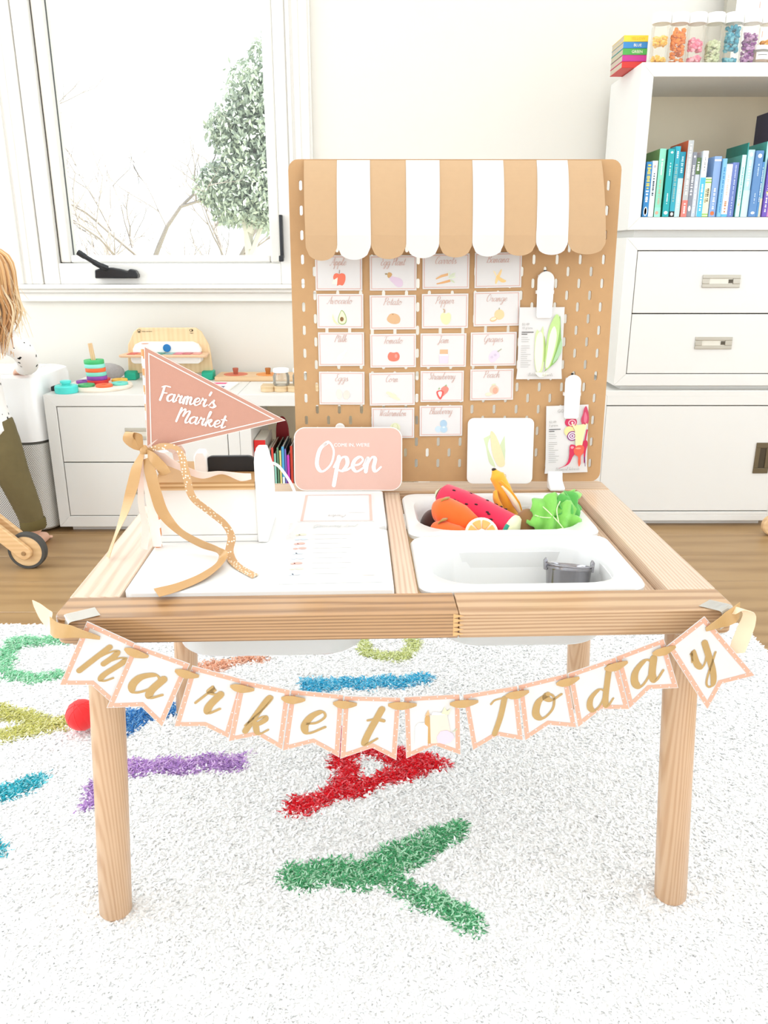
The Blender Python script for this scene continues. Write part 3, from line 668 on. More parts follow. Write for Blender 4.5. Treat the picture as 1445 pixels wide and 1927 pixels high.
# ------------------------------------------------------------------ toys on the low cabinets (top at z = 0.463)
CT = 0.4632
MAPLE = wood('#e2c79c', '#d2b184', 'X', 30.0, 0.45, 4.0, 0.7, 'maple_ply')
BEECHZ = wood('#dfbd92', '#cda676', 'Z', 60.0, 0.5, 3.0, 0.6, 'beech')
def donut(name, label, loc, R0, r0, h, col, group=None, tilt=(0, 0, 0), cat='ring'):
    o = G().lathe([(r0, 0.001), (R0 - .001, 0), (R0, .002), (R0, h - .002), (R0 - .001, h), (r0 + .001, h), (r0, h - .001), (r0, .001)], 28, cap=False).obj(name, mat(col, .5, var=.02), None, smooth=40)
    o.location = loc; o.rotation_euler = tilt; return tag(o, label, cat, group)
# ring puzzle plate with stacking post
t = thing('ring_plate', 'round pale wooden plate carrying the stacking rings under the window', 'toy', (-0.955, 1.79, CT))
G().lathe([(0, 0), (.098, 0), (.1, .003), (.1, .010), (.098, .013), (0, .013)], 48).obj('plate', wood('#efe3d3', '#e2d2bd', 'X', 25, .55, 3, .7, 'birch'), t, smooth=40)
g = G(); g.tube([(-.012, .01, .012), (-.020, .01, .09), (-.026, .01, .145)], [.0075, .0075, .0075], 14); g.obj('post', BEECHZ, t, smooth=40)
zz = CT + .0135
for i, (c, wd, R0) in enumerate((('#cf2026', 'red', .034), ('#8a3fa0', 'purple', .033), ('#7fd6c2', 'aqua', .0325), ('#ee6a34', 'orange', .0325), ('#8fe0d0', 'pale aqua', .0325), ('#3fb56c', 'green', .0322))):
    donut('stacking_ring', f'{wd} ring stacked on the wooden post, number {i + 1} from the bottom', (-0.968 - i * .0012, 1.80, zz), R0, .012, .0128, c, 'rings stacked on the post'); zz += .0131
for (dx, dy, c, wd, pos) in ((-.062, .02, '#8a3fa0', 'purple', 'at the left'), (-.03, -.052, '#49a86a', 'green', 'in front'), (.03, -.058, '#ee6a3c', 'orange', 'in front'), (.067, -.015, '#6fcfbf', 'aqua', 'at the right'), (.045, .055, '#e8b84a', 'yellow', 'at the back'), (-.02, .075, '#c63a40', 'red', 'at the back')):
    donut('flat_ring', f'{wd} ring lying {pos} on the round plate', (-0.955 + dx, 1.79 + dy, CT + .0132), .0265, .009, .008, c, 'rings lying on the plate')
t = thing('lidded_tin', 'turquoise round tin with knob lid beside the ring plate', 'tin', (-1.035, 1.695, CT))
G().lathe([(0, 0), (.034, 0), (.036, .003), (.036, .02), (.033, .024), (.013, .0245), (.013, .029), (.017, .031), (.017, .0375), (.015, .039), (0, .039)], 36).obj('body', mat('#4fd6cd', .4, var=.02), t, smooth=35)
t = thing('stone_cushion', 'grey felt half round toy behind the rings', 'toy', (-0.985, 1.955, CT))
g = G(); g.ball((0, 0, .03), (.06, .025, .03), 20, 12); g.obj('felt', mat('#a7a3a0', .95, var=.15, vscale=150, bump=.3, bscale=600), t, smooth=60)
bx('base', -.05, .05, -.03, .03, 0, .008, mat('#eee6e0', .6), t, .003)
t = thing('black_clip', 'small black plastic buckle between purifier and turquoise tin', 'clip', (-1.083, 1.735, CT))
g = G(); g.prism([(-.014, 0), (.02, 0), (.02, .016), (.008, .021), (-.014, .014)], -.012, .012, 'XZ'); g.obj('buckle', mat('#23272a', .35), t, bevel=.002)
# wooden toy piano
t = thing('toy_piano', 'wooden toy piano with white keybed and blue button under the window', 'toy piano', (-0.772, 1.955, CT))
pl = [(-.150, .02), (-.147, .08), (-.142, .12), (-.118, .165), (-.10, .178), (.10, .178), (.118, .165), (.142, .12), (.147, .08), (.150, .02)]
G().prism([(a, b) for a, b in pl][::-1], .03, .045, 'XZ').obj('back_board', wood('#e3c79d', '#d6b587', 'Z', 22, .5, 5, .8, 'beech_ply'), t, bevel=.003)
for sx in (-1, 1):
    G().prism([(.0, 0), (.052, 0), (.052, .03), (.01, .03), (.0, .024)], sx * .136 - .020, sx * .136 + .020, 'YZ').obj('foot', mat('#17ac8a', .5), t, bevel=.003, label='green rubber foot')
G().prism(rrect(.244, .03, .014, 5, 0, .075), -.02, .03, 'XZ').obj('lower_keybed', mat('#f4f2ee', .35, var=.01), t, bevel=.004)
G().prism([(-.118, .094), (.118, .094), (.118, .108), (.108, .124), (.09, .132), (-.09, .132), (-.108, .124), (-.118, .108)], -.0, .03, 'XZ').obj('upper_panel', mat('#f4f2ee', .35, var=.01), t, bevel=.004)
g = G(); g.prism([(-.152, -.05), (-.142, -.062), (.142, -.062), (.152, -.05), (.144, .03), (-.144, .03)], .086, .0945, 'XY'); tray = g.obj('key_tray', wood('#dcb894', '#cba27c', 'X', 30, .5, 3, .7, 'tray_wood'), t, bevel=.002)
for k, c in enumerate(('#c8483c', '#d9743c', '#5ab08c', '#26806c', '#8fb0a8', '#c86478', '#b84a50', '#d88c7c')):
    bx('key', -.126 + k * .0318, -.126 + k * .0318 + .029, -.045, .005, .0945, .0962, mat(c, .4), tray, .0008)
G().lathe([(0, 0), (.0135, 0), (.0135, -.0035), (.0125, -.0045), (0, -.0045)], 28, (0.003, -.0005, .112), 'Y').obj('blue_button', mat('#0f72b4', .4), t, smooth=40)
g = G(); g.ring(ell(-.098, .167, .0065, .0065), ell(-.098, .167, .0052, .0052), .0294); g.flat(ell(-.098, .1655, .003, .003), .0294)
plain(g, 'baby einstein', -.07, .1642, .0068, .0294); g.ring(ell(.085, .1695, .0068, .0046), ell(.085, .1695, .005, .003), .0294); g.flat(ell(.088, .1695, .0022, .0026), .0294); plain(g, 'Hape', .085, .1585, .006, .0294)
g.obj('lettering', mat('#4a3c22', .6, var=0), t)
# peg puzzle, picture book, spice jars
t = thing('knob_puzzle', 'flat wooden knob puzzle with orange and red discs by the wall', 'puzzle', (-0.455, 1.985, CT))
g = G(); g.prism(rrect(.30, .125, .008, 3), 0, .016, 'XY'); g.obj('board', wood('#dcbb92', '#cda77c', 'X', 25, .5, 4, .7, 'puzzle_wood'), t, bevel=.002)
for dx, c, c2, wd in ((-.085, '#cf6a4c', '#a8563e', 'red'), (.03, '#dd8a3e', '#a8641e', 'orange')):
    p_ = G().lathe([(0, .0155), (.042, .0155), (.042, .0172), (0, .0172)], 32, (dx, 0, 0)).obj('disc', mat(c, .55, var=.04), t, smooth=30, label=f'{wd} painted disc')
    G().lathe([(0, .017), (.008, .017), (.008, .022), (.0105, .036), (.0095, .039), (0, .039)], 16, (dx, 0, 0)).obj('knob', mat(c2, .5), p_, smooth=50)
t = thing('board_book', 'open white picture card with pink and teal squares on the low cabinet', 'book', (-0.575, 1.79, CT), rz=-.05)
bx('pages', -.06, .06, -.09, .09, 0, .006, mat('#f3efe8', .6), t, .001)
g = G()
for (x, y, w_, h_, mi) in ((.0, .055, .05, .03, 0), (-.03, .02, .04, .03, 1), (.015, -.02, .04, .03, 2), (-.03, -.03, .03, .03, 0)): g.box(x - w_/2, x + w_/2, y - h_/2, y + h_/2, .006, .0064, mi)
g.obj('picture', [mat('#d94a7c', .5), mat('#7fd4cc', .5), mat('#4a4a78', .5)], t)
t = thing('jar_tray', 'wooden tray with a scalloped edge under the glass jars', 'tray', (-0.305, 1.735, CT))
pts = []
for k in range(5):
    for a in range(-80, 81, 20): pts.append((-.085 + .0425 * k + .023 * math.sin(R(a)), -.018 - .022 * math.cos(R(a))))
G().prism(pts + [(.108, .03), (-.108, .03)], 0, .018, 'XY').obj('tray', wood('#d8bd96', '#c6a678', 'X', 25, .55, 3, .7, 'tray_beech'), t, bevel=.002)
for dx, wd in ((-.042, 'left'), (.022, 'right')):
    t = thing('spice_jar', f'small empty glass jar with white lid on the wooden tray, {wd} one', 'jar', (-0.305 + dx, 1.73, CT + .0185), group='glass jars on the tray')
    G().lathe([(0, 0), (.024, 0), (.027, .004), (.027, .03), (.023, .038), (.023, .042), (0, .042)], 28).obj('glass', clear('jar_glass', '#f4f2ec', .82, .04, .2), t, smooth=40)
    G().lathe([(0, .042), (.026, .042), (.026, .052), (.024, .054), (0, .054)], 28).obj('lid', mat('#f3f2ee', .4), t, smooth=40)

# ------------------------------------------------------------------ air purifier
t = thing('air_purifier', 'white air purifier with perforated grey lower half at the left', 'air purifier', (-1.275, 1.80, 0))
def pur(z, inset=0.0): return [(x, y, z) for x, y in rrect(.335 - 2 * inset, .33 - 2 * inset, .06, 8)]
GLW = mat('#f6f6f5', .22, var=.005)
G().loft([pur(.312), pur(.50), pur(.516, .004), pur(.522, .016)]).obj('upper_body', GLW, t, smooth=35)
G().loft([pur(.302, .006), pur(.312, .006)]).obj('seam', mat('#5a5850', .7), t)
G().loft([pur(.012, .006), pur(.02, .0), pur(.302, .0)]).obj('perforated_body', dotted('#dedcd6', '#4c4a46', 130.0, .30, 'punched_grille', 0.0, .5, grid=True), t, smooth=35)
G().loft([pur(0, .03), pur(.013, .03)]).obj('base', mat('#3a3632', .8), t)
g = G()
for k in range(9): g.box(-.10, .10, -.11 + k * .027, -.098 + k * .027, .5215, .5235)
g.obj('top_grille', mat('#e4e4e2', .35), t, bevel=.001)

# ------------------------------------------------------------------ the child
SKIN = mat('#e8b9a0', .55, var=.03)
g = G()
def limb(pts, rad, n=5):
    P = cr_spline(pts, n); r = []
    for i in range(len(P)):
        q = i / n; a = int(min(q, len(rad) - 1)); b = min(a + 1, len(rad) - 1); r.append(rad[a] + (rad[b] - rad[a]) * (q - a))
    return P, r
legR = [(-1.185, 1.475, .41), (-1.165, 1.478, .33), (-1.148, 1.49, .24), (-1.128, 1.505, .14), (-1.12, 1.512, .05)]
legL = [(-1.275, 1.475, .41), (-1.283, 1.48, .33), (-1.288, 1.495, .24), (-1.29, 1.50, .14), (-1.292, 1.50, .05)]
for leg, sx in ((legR, 1), (legL, -1)):
    P, r = limb(leg, [.05, .047, .038, .031, .024]); g.tube(P, r, 12)
    a = Vector(leg[-1]); g.tube([a + Vector((0, -.018, -.022)), a + Vector((0, .02, -.028)), a + Vector((.006 * sx, .065, -.036))], [.022, .024, .015], 12)
    g.ball(a + Vector((0, -.015, -.025)), (.022, .025, .024))
    for k in range(5): g.ball(a + Vector((.018 * sx - .009 * k * sx, .078 - .003 * k, -.042)), (.0058, .009, .0065), 8, 6)
P, r = limb([(-1.23, 1.475, .40), (-1.23, 1.47, .50), (-1.228, 1.475, .60), (-1.22, 1.49, .66), (-1.212, 1.50, .70), (-1.205, 1.505, .75)], [.075, .072, .07, .062, .036, .034]); g.tube(P, r, 14)
g.ball((-1.20, 1.515, .825), (.078, .088, .098), 24, 16)                       # head, turned to the window
g.ball((-1.20, 1.605, .806), (.012, .016, .014), 10, 8); g.ball((-1.20, 1.585, .776), (.026, .014, .018), 12, 8)
g.ball((-1.121, 1.515, .812), (.010, .02, .026), 10, 8); g.ball((-1.279, 1.515, .812), (.010, .02, .026), 10, 8)
armR = [(-1.165, 1.495, .66), (-1.118, 1.51, .645), (-1.093, 1.54, .615), (-1.105, 1.60, .570), (-1.150, 1.655, .548)]
armL = [(-1.285, 1.49, .655), (-1.34, 1.50, .625), (-1.36, 1.54, .59), (-1.335, 1.61, .56), (-1.30, 1.665, .548)]
for arm, sx in ((armR, 1), (armL, -1)):
    P, r = limb(arm, [.034, .031, .027, .023, .017]); g.tube(P, r, 10)
    w_ = Vector(arm[-1]); d_ = (w_ - Vector(arm[-2])).normalized(); s_ = d_.cross(Vector((0, 0, 1))).normalized()
    g.ball(w_ + d_ * .022 + Vector((0, 0, -.004)), (.02, .022, .011), 12, 8)
    for k in range(4):
        b0 = w_ + d_ * .034 + s_ * (.0135 - .009 * k) + Vector((0, 0, -.004)); L = (.026, .031, .029, .022)[k]
        g.tube([b0, b0 + d_ * L * .55 + Vector((0, 0, -.003)), b0 + d_ * L + Vector((0, 0, -.010))], [.0062, .0058, .0048], 8)
    th_ = w_ + d_ * .012 - s_ * sx * (-.016); g.tube([th_, th_ + d_ * .014 + s_ * sx * .010, th_ + d_ * .026 + s_ * sx * .012 + Vector((0, 0, -.006))], [.0068, .0064, .005], 8)
person = g.obj('person', SKIN); remesh(person, .0046, 3)
tag(person, 'small child with long fair hair in a spotted white top at the left edge', 'child')
EYE = G()
for sx in (-1, 1): EYE.ball((-1.20 + sx * .03, 1.592, .828), (.009, .006, .007), 10, 8)
EYE.obj('eyes', mat('#2a1d16', .2), person, smooth=60)
MO = G(); MO.ball((-1.20, 1.597, .771), (.018, .006, .004), 10, 6); MO.obj('lips', mat('#c07468', .5), person, smooth=60)
g = G()
P, r = limb([(-1.23, 1.472, .385), (-1.23, 1.468, .46), (-1.23, 1.47, .54), (-1.228, 1.475, .61), (-1.22, 1.49, .672), (-1.213, 1.499, .70)], [.105, .094, .087, .083, .068, .045]); g.tube(P, r, 20)
for arm in (armR, armL):
    P, r = limb(arm[:-1] + [tuple(Vector(arm[-1]) - (Vector(arm[-1]) - Vector(arm[-2])) * .12)], [.044, .039, .036, .032, .028]); g.tube(P, r, 12)
SH = g.obj('shirt', dotted('#f6f4f2', '#151515', 42.0, .20, 'spotted_cotton', 1.0, .85), person); remesh(SH, .0075, 3); SH['label'] = 'white long-sleeved top with black spots'
g = G()
for leg in (legR, legL):
    P, r = limb(leg[:-1] + [(leg[-1][0], leg[-1][1], .082)], [.063, .058, .048, .041, .036]); g.tube(P, r, 12)
P, r = limb([(-1.23, 1.475, .39), (-1.23, 1.472, .45)], [.082, .086]); g.tube(P, r, 16); g.ball((-1.23, 1.465, .40), (.09, .08, .06))
TRS = g.obj('trousers', mat('#6d613f', .9, var=.12, vscale=40, bump=.15, bscale=500), person); remesh(TRS, .007, 3); TRS['label'] = 'olive brown trousers'
for leg in (legR, legL):
    x, y = leg[-1][0], leg[-1][1]
    G().lathe([(.0365, .065), (.039, .07), (.039, .094), (.036, .099)], 18, (x, y, 0), cap=False).obj('trouser_cuff', mat('#63572f', .9, var=.1), person, smooth=60)
g = G(); rnd = random.Random(12); hc = Vector((-1.192, 1.508, .828))
g.ball(hc + Vector((0, -.022, .004)), (.094, .098, .098), 24, 16)
for k in range(300):
    a = rnd.uniform(R(150), R(390)) if rnd.random() < .85 else rnd.uniform(0, 6.28)
    ca, sa = math.cos(a), math.sin(a); spread = rnd.uniform(.9, 1.2); e = rnd.uniform(.72, 1.0); low = rnd.uniform(.60, .70) + (.05 if sa > .2 else 0)
    p0 = hc + Vector((.02 * ca, .02 * sa - .015, .10)); p1 = hc + Vector((.09 * ca * spread, .098 * sa * spread - .018, .055)); p2 = hc + Vector((.102 * ca * spread, .105 * sa * spread - .02, -.03))
    wv = rnd.uniform(-.014, .014)
    p3 = Vector((hc.x + .108 * ca * spread * e + wv, hc.y + .105 * sa * e - .02, .73)); p4 = Vector((hc.x + .095 * ca * spread * e - wv, hc.y + .10 * sa * e - .025, low))
    P = cr_spline([p0, p1, p2, p3, p4], 4); rr = rnd.uniform(.0035, .0065)
    g.tube(P, [rr * (.6 + .4 * math.sin(math.pi * min(1, i / 9))) * (1 if i < 12 else (17 - i) / 5 + .1) for i in range(len(P))], 5, rnd.choice((0, 0, 1, 1, 2)))
for k in range(70):      # flyaway strands
    a = rnd.uniform(R(-70), R(60)); ca, sa = math.cos(a), math.sin(a)
    P = cr_spline([hc + Vector((.09 * ca, .09 * sa - .02, rnd.uniform(-.02, .07))), hc + Vector((.115 * ca, .1 * sa - .02, rnd.uniform(-.08, .02))), hc + Vector((.115 * ca + rnd.uniform(-.01, .035), .1 * sa, rnd.uniform(-.2, -.06)))], 4)
    g.tube(P, [.0007] * len(P), 3, 2)
HM = [mat('#c08a52', .5, var=.1, sheen=.3), mat('#d9ab72', .5, var=.1, sheen=.3), mat('#ecd3ab', .5, var=.05, sheen=.3)]
HR = g.obj('hair', HM, person, smooth=70); HR['label'] = 'long strawberry blond hair'
# push walker, one wheel and arm in view
t = thing('ride_on_toy', 'wooden toy fork with one rubber-rimmed wheel at the foot of the child', 'ride-on toy', (-1.068, 1.34, 0))
for yy in (0.0,):
    wl = G().lathe([(0, -.011), (.046, -.011), (.046, .011), (0, .011)], 40, (0, yy, .0555), 'Y').obj('wheel', wood('#e2c193', '#d3ae7c', 'X', 20, .5, 3, .8, 'wheel_ply'), t, smooth=40)
    G().lathe([(.046, -.0125), (.0535, -.0125), (.0555, -.009), (.0555, .009), (.0535, .0125), (.046, .0125)], 40, (0, yy, .0555), 'Y', cap=False).obj('tyre', mat('#4a4844', .8), wl, smooth=40)
    pass
for y_ in (-.030, .016):
    d_ = Vector((-.72, .68)).normalized(); n_ = Vector((-d_.y, d_.x)); c_ = Vector((0, .0555)); pts = []
    for a in range(-90, 91, 15): q = c_ + (-d_ * math.cos(R(a)) + n_ * math.sin(R(a))) * .021; pts.append((q.x, q.y))
    e_ = c_ + d_ * .42; pts += [tuple(e_ + n_ * .021), tuple(e_ - n_ * .021)]
    am = G().prism(pts, y_, y_ + .016, 'XZ').obj('arm', wood('#e0ba8a', '#cfa26e', 'X', 25, .45, 3, .7, 'arm_ply'), t, bevel=.003)
    G().lathe([(0, y_ - .004), (.0055, y_ - .004), (.007, y_ - .001), (.007, y_), (0, y_)], 16, (0, 0, .0555), 'Y').obj('bolt', mat('#a8855c', .4, .3), am, smooth=40)
G().tube([(0, -.02, .0555), (0, .024, .0555)], .006, 10).obj('axle', METAL, t, smooth=40)
e_ = Vector((0, .0555)) + Vector((-.72, .68)).normalized() * .41
G().tube([(e_.x, -.11, e_.y), (e_.x, .11, e_.y)], .011, 14).obj('push_bar', BEECHZ, t, smooth=40)
o = G().lathe([(0, -.012), (.03, -.012), (.034, -.008), (.034, .008), (.03, .012), (0, .012)], 32, (0, 0, 0), 'Y').obj('wooden_wheel', wood('#dcb98c', '#cba478', 'X', 20, .5, 3, .8, 'wheel_beech'), None, smooth=40)
o.location = (1.272, 1.62, .034); tag(o, 'small wooden toy wheel on the floor at the right edge', 'toy wheel')

# ------------------------------------------------------------------ rug with shaggy pile
RX0, RX1, RY0, RY1 = -1.45, .876, -1.3, .935
rug = thing('alphabet_rug', 'white shaggy rug with coloured alphabet letters under the play table', 'rug', (0, 0, 0))
g = G(); g.prism(rrect(RX1 - RX0, RY1 - RY0, .04, 4, (RX0 + RX1) / 2, (RY0 + RY1) / 2), .0005, .0098, 'XY'); g.obj('backing', mat('#fbfaf8', .95, var=.01), rug)
LET = {
'red letter A': ('#e2242e', '#f06c74', [[(-0.181, 0.257), (-0.133, 0.28), (-0.057, 0.314), (0.011, 0.348), (-0.018, 0.369), (-0.049, 0.387), (-0.1, 0.42), (-0.186, 0.474), (-0.174, 0.521), (-0.081, 0.455), (0.005, 0.41), (0.058, 0.38), (0.102, 0.37), (0.104, 0.363), (0.071, 0.341), (0.017, 0.311), (-0.038, 0.285), (-0.101, 0.257), (-0.16, 0.218), (-0.177, 0.225)], [(-0.112, 0.42), (-0.071, 0.42), (-0.065, 0.301), (-0.102, 0.282)]]),
'green letter Y': ('#58a874', '#b4e2c0', [[(-0.167, 0.108), (-0.045, 0.118), (-0.008, 0.144), (0.048, 0.177), (0.109, 0.21), (0.109, 0.173), (0.062, 0.132), (0.002, 0.091), (0.041, 0.056), (0.115, 0.019), (0.117, 0.01), (0.108, -0.022), (0.068, 0.004), (0.025, 0.036), (-0.017, 0.064), (-0.044, 0.064), (-0.161, 0.066)]]),
'purple letter': ('#b48acc', '#dab8e6', [[(-0.499, 0.367), (-0.4, 0.375), (-0.273, 0.387), (-0.266, 0.349), (-0.39, 0.337), (-0.476, 0.333), (-0.486, 0.281), (-0.495, 0.241), (-0.525, 0.241), (-0.524, 0.31)]]),
'teal curved letter': ('#34aabc', '#84d2dc', [[(-0.726, 0.268), (-0.684, 0.293), (-0.622, 0.333), (-0.613, 0.302), (-0.639, 0.274), (-0.666, 0.255), (-0.708, 0.23)], [(-0.695, 0.17), (-0.624, 0.16), (-0.601, 0.143), (-0.611, 0.132), (-0.669, 0.117)]]),
'olive letter': ('#c6c46e', '#e2e0a4', [[(-0.919, 0.615), (-0.805, 0.563), (-0.726, 0.528), (-0.636, 0.503), (-0.631, 0.475), (-0.677, 0.461), (-0.744, 0.426), (-0.81, 0.397), (-0.829, 0.437), (-0.764, 0.47), (-0.714, 0.487), (-0.783, 0.513), (-0.893, 0.563)]]),
'mint green letter': ('#84cc9e', '#bce6c8', [[(-0.913, 0.857), (-0.784, 0.871), (-0.769, 0.829), (-0.867, 0.824), (-0.867, 0.767), (-0.849, 0.717), (-0.821, 0.687), (-0.78, 0.686), (-0.732, 0.7), (-0.716, 0.668), (-0.776, 0.65), (-0.832, 0.659), (-0.874, 0.701), (-0.904, 0.775)]]),
'blue letter': ('#3a7abf', '#7cb0dc', [[(-0.547, 0.546), (-0.504, 0.539), (-0.475, 0.551), (-0.438, 0.569), (-0.432, 0.535), (-0.464, 0.508), (-0.492, 0.49), (-0.511, 0.455), (-0.542, 0.471)]]),
'peach letter': ('#e6a686', '#f4c8b0', [[(-0.466, 0.695), (-0.416, 0.738), (-0.295, 0.773), (-0.286, 0.752), (-0.353, 0.723), (-0.416, 0.681)]]),
'lime letter U': ('#ced68c', '#e6ecba', [[(-0.086, 0.871), (-0.06, 0.871), (-0.05, 0.798), (-0.013, 0.774), (0.033, 0.79), (0.045, 0.871), (0.073, 0.871), (0.057, 0.776), (0.02, 0.746), (-0.029, 0.746), (-0.068, 0.782)]]),
'sky blue letter': ('#40b2da', '#9adaee', [[(-0.195, 0.659), (-0.042, 0.665), (0.083, 0.679), (0.082, 0.642), (0.003, 0.629), (-0.15, 0.621), (-0.154, 0.606), (-0.19, 0.613)]]),
}
def inside(P, poly):
    x, y = P[:, 0], P[:, 1]; c = np.zeros(len(P), bool); k = len(poly)
    for i in range(k):
        (x1, y1), (x2, y2) = poly[i], poly[i - 1]
        if y1 == y2: continue
        c ^= ((y1 > y) != (y2 > y)) & (x < (x2 - x1) * (y - y1) / (y2 - y1) + x1)
    return c
rs = np.random.RandomState(2)
def strands(P, L, wd, rs):
    """each strand: a bent two-quad blade; returns verts, quads"""
    n = len(P); a = rs.uniform(0, 2 * np.pi, n); lean = rs.uniform(.85, 1.3, n); L = L * rs.uniform(.75, 1.25, n)
    d = np.stack([np.cos(a), np.sin(a), np.zeros(n)], 1); s_ = np.stack([-np.sin(a), np.cos(a), np.zeros(n)], 1)
    b0 = np.concatenate([P, np.full((n, 1), .0062)], 1); up = np.array([0, 0, 1.0])
    b1 = b0 + d * (L * .45 * np.sin(lean))[:, None] + up * (L * .55 * np.cos(lean * .8))[:, None]
    b2 = b1 + d * (L * .5 * np.sin(lean * 1.25))[:, None] + up * (L * .42 * np.cos(lean * 1.35))[:, None]
    tw = rs.uniform(-.6, .6, n)[:, None] * up
    w_ = (wd * rs.uniform(.7, 1.3, n))[:, None]
    V = np.stack([b0 - s_ * w_, b0 + s_ * w_, b1 - (s_ + tw) * w_ * .9, b1 + (s_ + tw) * w_ * .9, b2 - s_ * w_ * .35, b2 + s_ * w_ * .35], 1).reshape(-1, 3)
    o = (np.arange(n) * 6)[:, None]
    F = np.concatenate([o + np.array([[0, 1, 3, 2]]), o + np.array([[2, 3, 5, 4]])], 1).reshape(-1, 4)
    return V, F
def np_mesh(name, V, F, mats, midx=None):
    me = bpy.data.meshes.new(name); me.vertices.add(len(V)); me.vertices.foreach_set('co', V.ravel().astype(np.float32))
    me.loops.add(F.size); me.loops.foreach_set('vertex_index', F.ravel().astype(np.int32))
    me.polygons.add(len(F)); me.polygons.foreach_set('loop_start', np.arange(0, F.size, 4, dtype=np.int32))
    for m in mats: me.materials.append(m)
    if midx is not None: me.polygons.foreach_set('material_index', midx.astype(np.int32))
    me.update(calc_edges=True); return me
N = 450000
P = np.stack([rs.uniform(-1.15, RX1 - .004, N), rs.uniform(-.3, RY1 - .004, N)], 1)
J = P + np.stack([.0045 * np.sin(P[:, 1] * 90) + rs.normal(0, .003, N), .0045 * np.sin(P[:, 0] * 80) + rs.normal(0, .003, N)], 1)
taken = np.zeros(N, bool)
for nm, (c1, c2, polys) in LET.items():
    s = np.zeros(N, bool)
    for poly in polys: s |= inside(J, poly)
    s &= ~taken; taken |= s
    Q = P[s]; Q = np.concatenate([Q, Q + rs.normal(0, .002, Q.shape), Q[::2] + rs.normal(0, .002, Q[::2].shape)]); V, F = strands(Q, .0132, .0015, rs)
    o = put('letter_pile', np_mesh('letter_pile', V, F, [fibre(c1, 'dyed_wool'), fibre(c2, 'dyed_wool')], np.repeat(rs.rand(len(Q)) < .4, 2)), rug, label=f'{nm} in the rug pile'); o['kind'] = 'stuff'
V, F = strands(P[~taken], .0112, .0024, rs)
o = put('white_pile', np_mesh('white_pile', V, F, [fibre('#fdfdfc', 'white_wool')]), rug); o['kind'] = 'stuff'
# red ball by the left leg
g = G(); g.ball((0, 0, 0), .030, 32, 20)
for k in range(5):
    a = R(36 * k); ax = Vector((math.cos(a), math.sin(a), .3)).normalized(); u_ = ax.orthogonal().normalized(); v_ = ax.cross(u_)
    g.tube([(u_ * math.cos(R(q)) + v_ * math.sin(R(q))) * .0298 for q in range(0, 361, 15)], .0010, 5, cap=False)
o = g.obj('red_ball', mat('#e31216', .6, var=.04, sheen=.2), None, smooth=60); o.location = (-.600, .468, .046)
tag(o, 'small red ball with ridges on the rug beside the left table leg', 'ball')
# ------------------------------------------------------------------ play table
PW = dict(light='#e7bd8c', dark='#c48e56')
PX = wood('#b78d60', '#88613a', 'X', 75, .36, 5, .45, coat=.7); PY = wood('#dcc4ab', '#c7a68b', 'Y', 110, .36, 3, .5, coat=.7); PZ = wood('#cba784', '#b98f69', 'Z', 80, .42, 4, .55, coat=.3)
PX2 = wood('#c9a680', '#a67e58', 'X', 70, .36, 4, .45, coat=.7)
tb = thing('play_table', "low pine children's play table with round legs and sunken tubs", 'table', T(0, 0, 0), rz=PHI)
TZ0, TZ1 = .446, .480
def rail_end(x0, x1, y0, y1, r, corners):
    out = []
    for (cx, cy, a0, key) in ((x1, y1, 0, 'br'), (x0, y1, 90, 'bl'), (x0, y0, 180, 'fl'), (x1, y0, 270, 'fr')):
        if key in corners:
            sx = 1 if cx == x1 else -1; sy = 1 if cy == y1 else -1
            for k in range(6): a = R(a0 + 18 * k); out.append((cx - sx * r + r * math.cos(a), cy - sy * r + r * math.sin(a)))
        else: out.append((cx, cy))
    return out
G().prism(rail_end(-.415, .0722, 0, .0622, .017, ('fl',)), TZ0, TZ1, 'XY').obj('front_rail', PX, tb, bevel=.002)
G().prism(rail_end(.0728, .415, 0, .0622, .017, ('fr',)), TZ0, TZ1, 'XY').obj('front_rail', PX2, tb, bevel=.002)
G().prism(rail_end(-.415, .415, .518, .58, .017, ('bl', 'br')), TZ0, TZ1, 'XY').obj('back_rail', PX2, tb, bevel=.002)
bx('side_rail', -.415, -.352, .063, .517, TZ0, TZ1, PY, tb, .002); bx('side_rail', .353, .415, .063, .517, TZ0, TZ1, PY, tb, .002)
bx('middle_rail', -.001, .0275, .063, .517, TZ0, TZ1 - .001, PY, tb, .0015)
bx('ledge', .331, .3525, .063, .517, TZ0 - .004, .462, PY, tb, .003); bx('ledge', -.3515, -.338, .063, .517, TZ0 - .004, .464, PY, tb, .003)
bx('ledge', -.338, .331, .500, .5175, TZ0 - .004, .462, PX, tb, .002)
for sx in (-1, 1):
    for (yt, yb) in ((.052, .034), (.528, .546)):
        G().tube([(sx * .372, yt, .4465), (sx * .3845, (yt + yb) / 2, .22), (sx * .3965, yb, .014), (sx * .397, yb, .010)], [.0222, .0222, .0222, .020], 28).obj('leg', PZ, tb, smooth=40)
    for yy in (.03, .55): bx('leg_block', sx * .372 - .026, sx * .372 + .026, yy - .022 if yy < .3 else yy - .03, yy + .03 if yy < .3 else yy + .022, .440, .4462, PY, tb, .002)
g = G()
for k in range(5):      # finger joint showing on the front face
    z_ = TZ0 + .003 + k * .006; g.add([(.0655, -.0004, z_), (.0790, -.0004, z_ + .003), (.0655, -.0004, z_ + .006)], [(0, 1, 2)])
g.obj('finger_joint', mat('#d9aa72', .45, var=.1), tb)
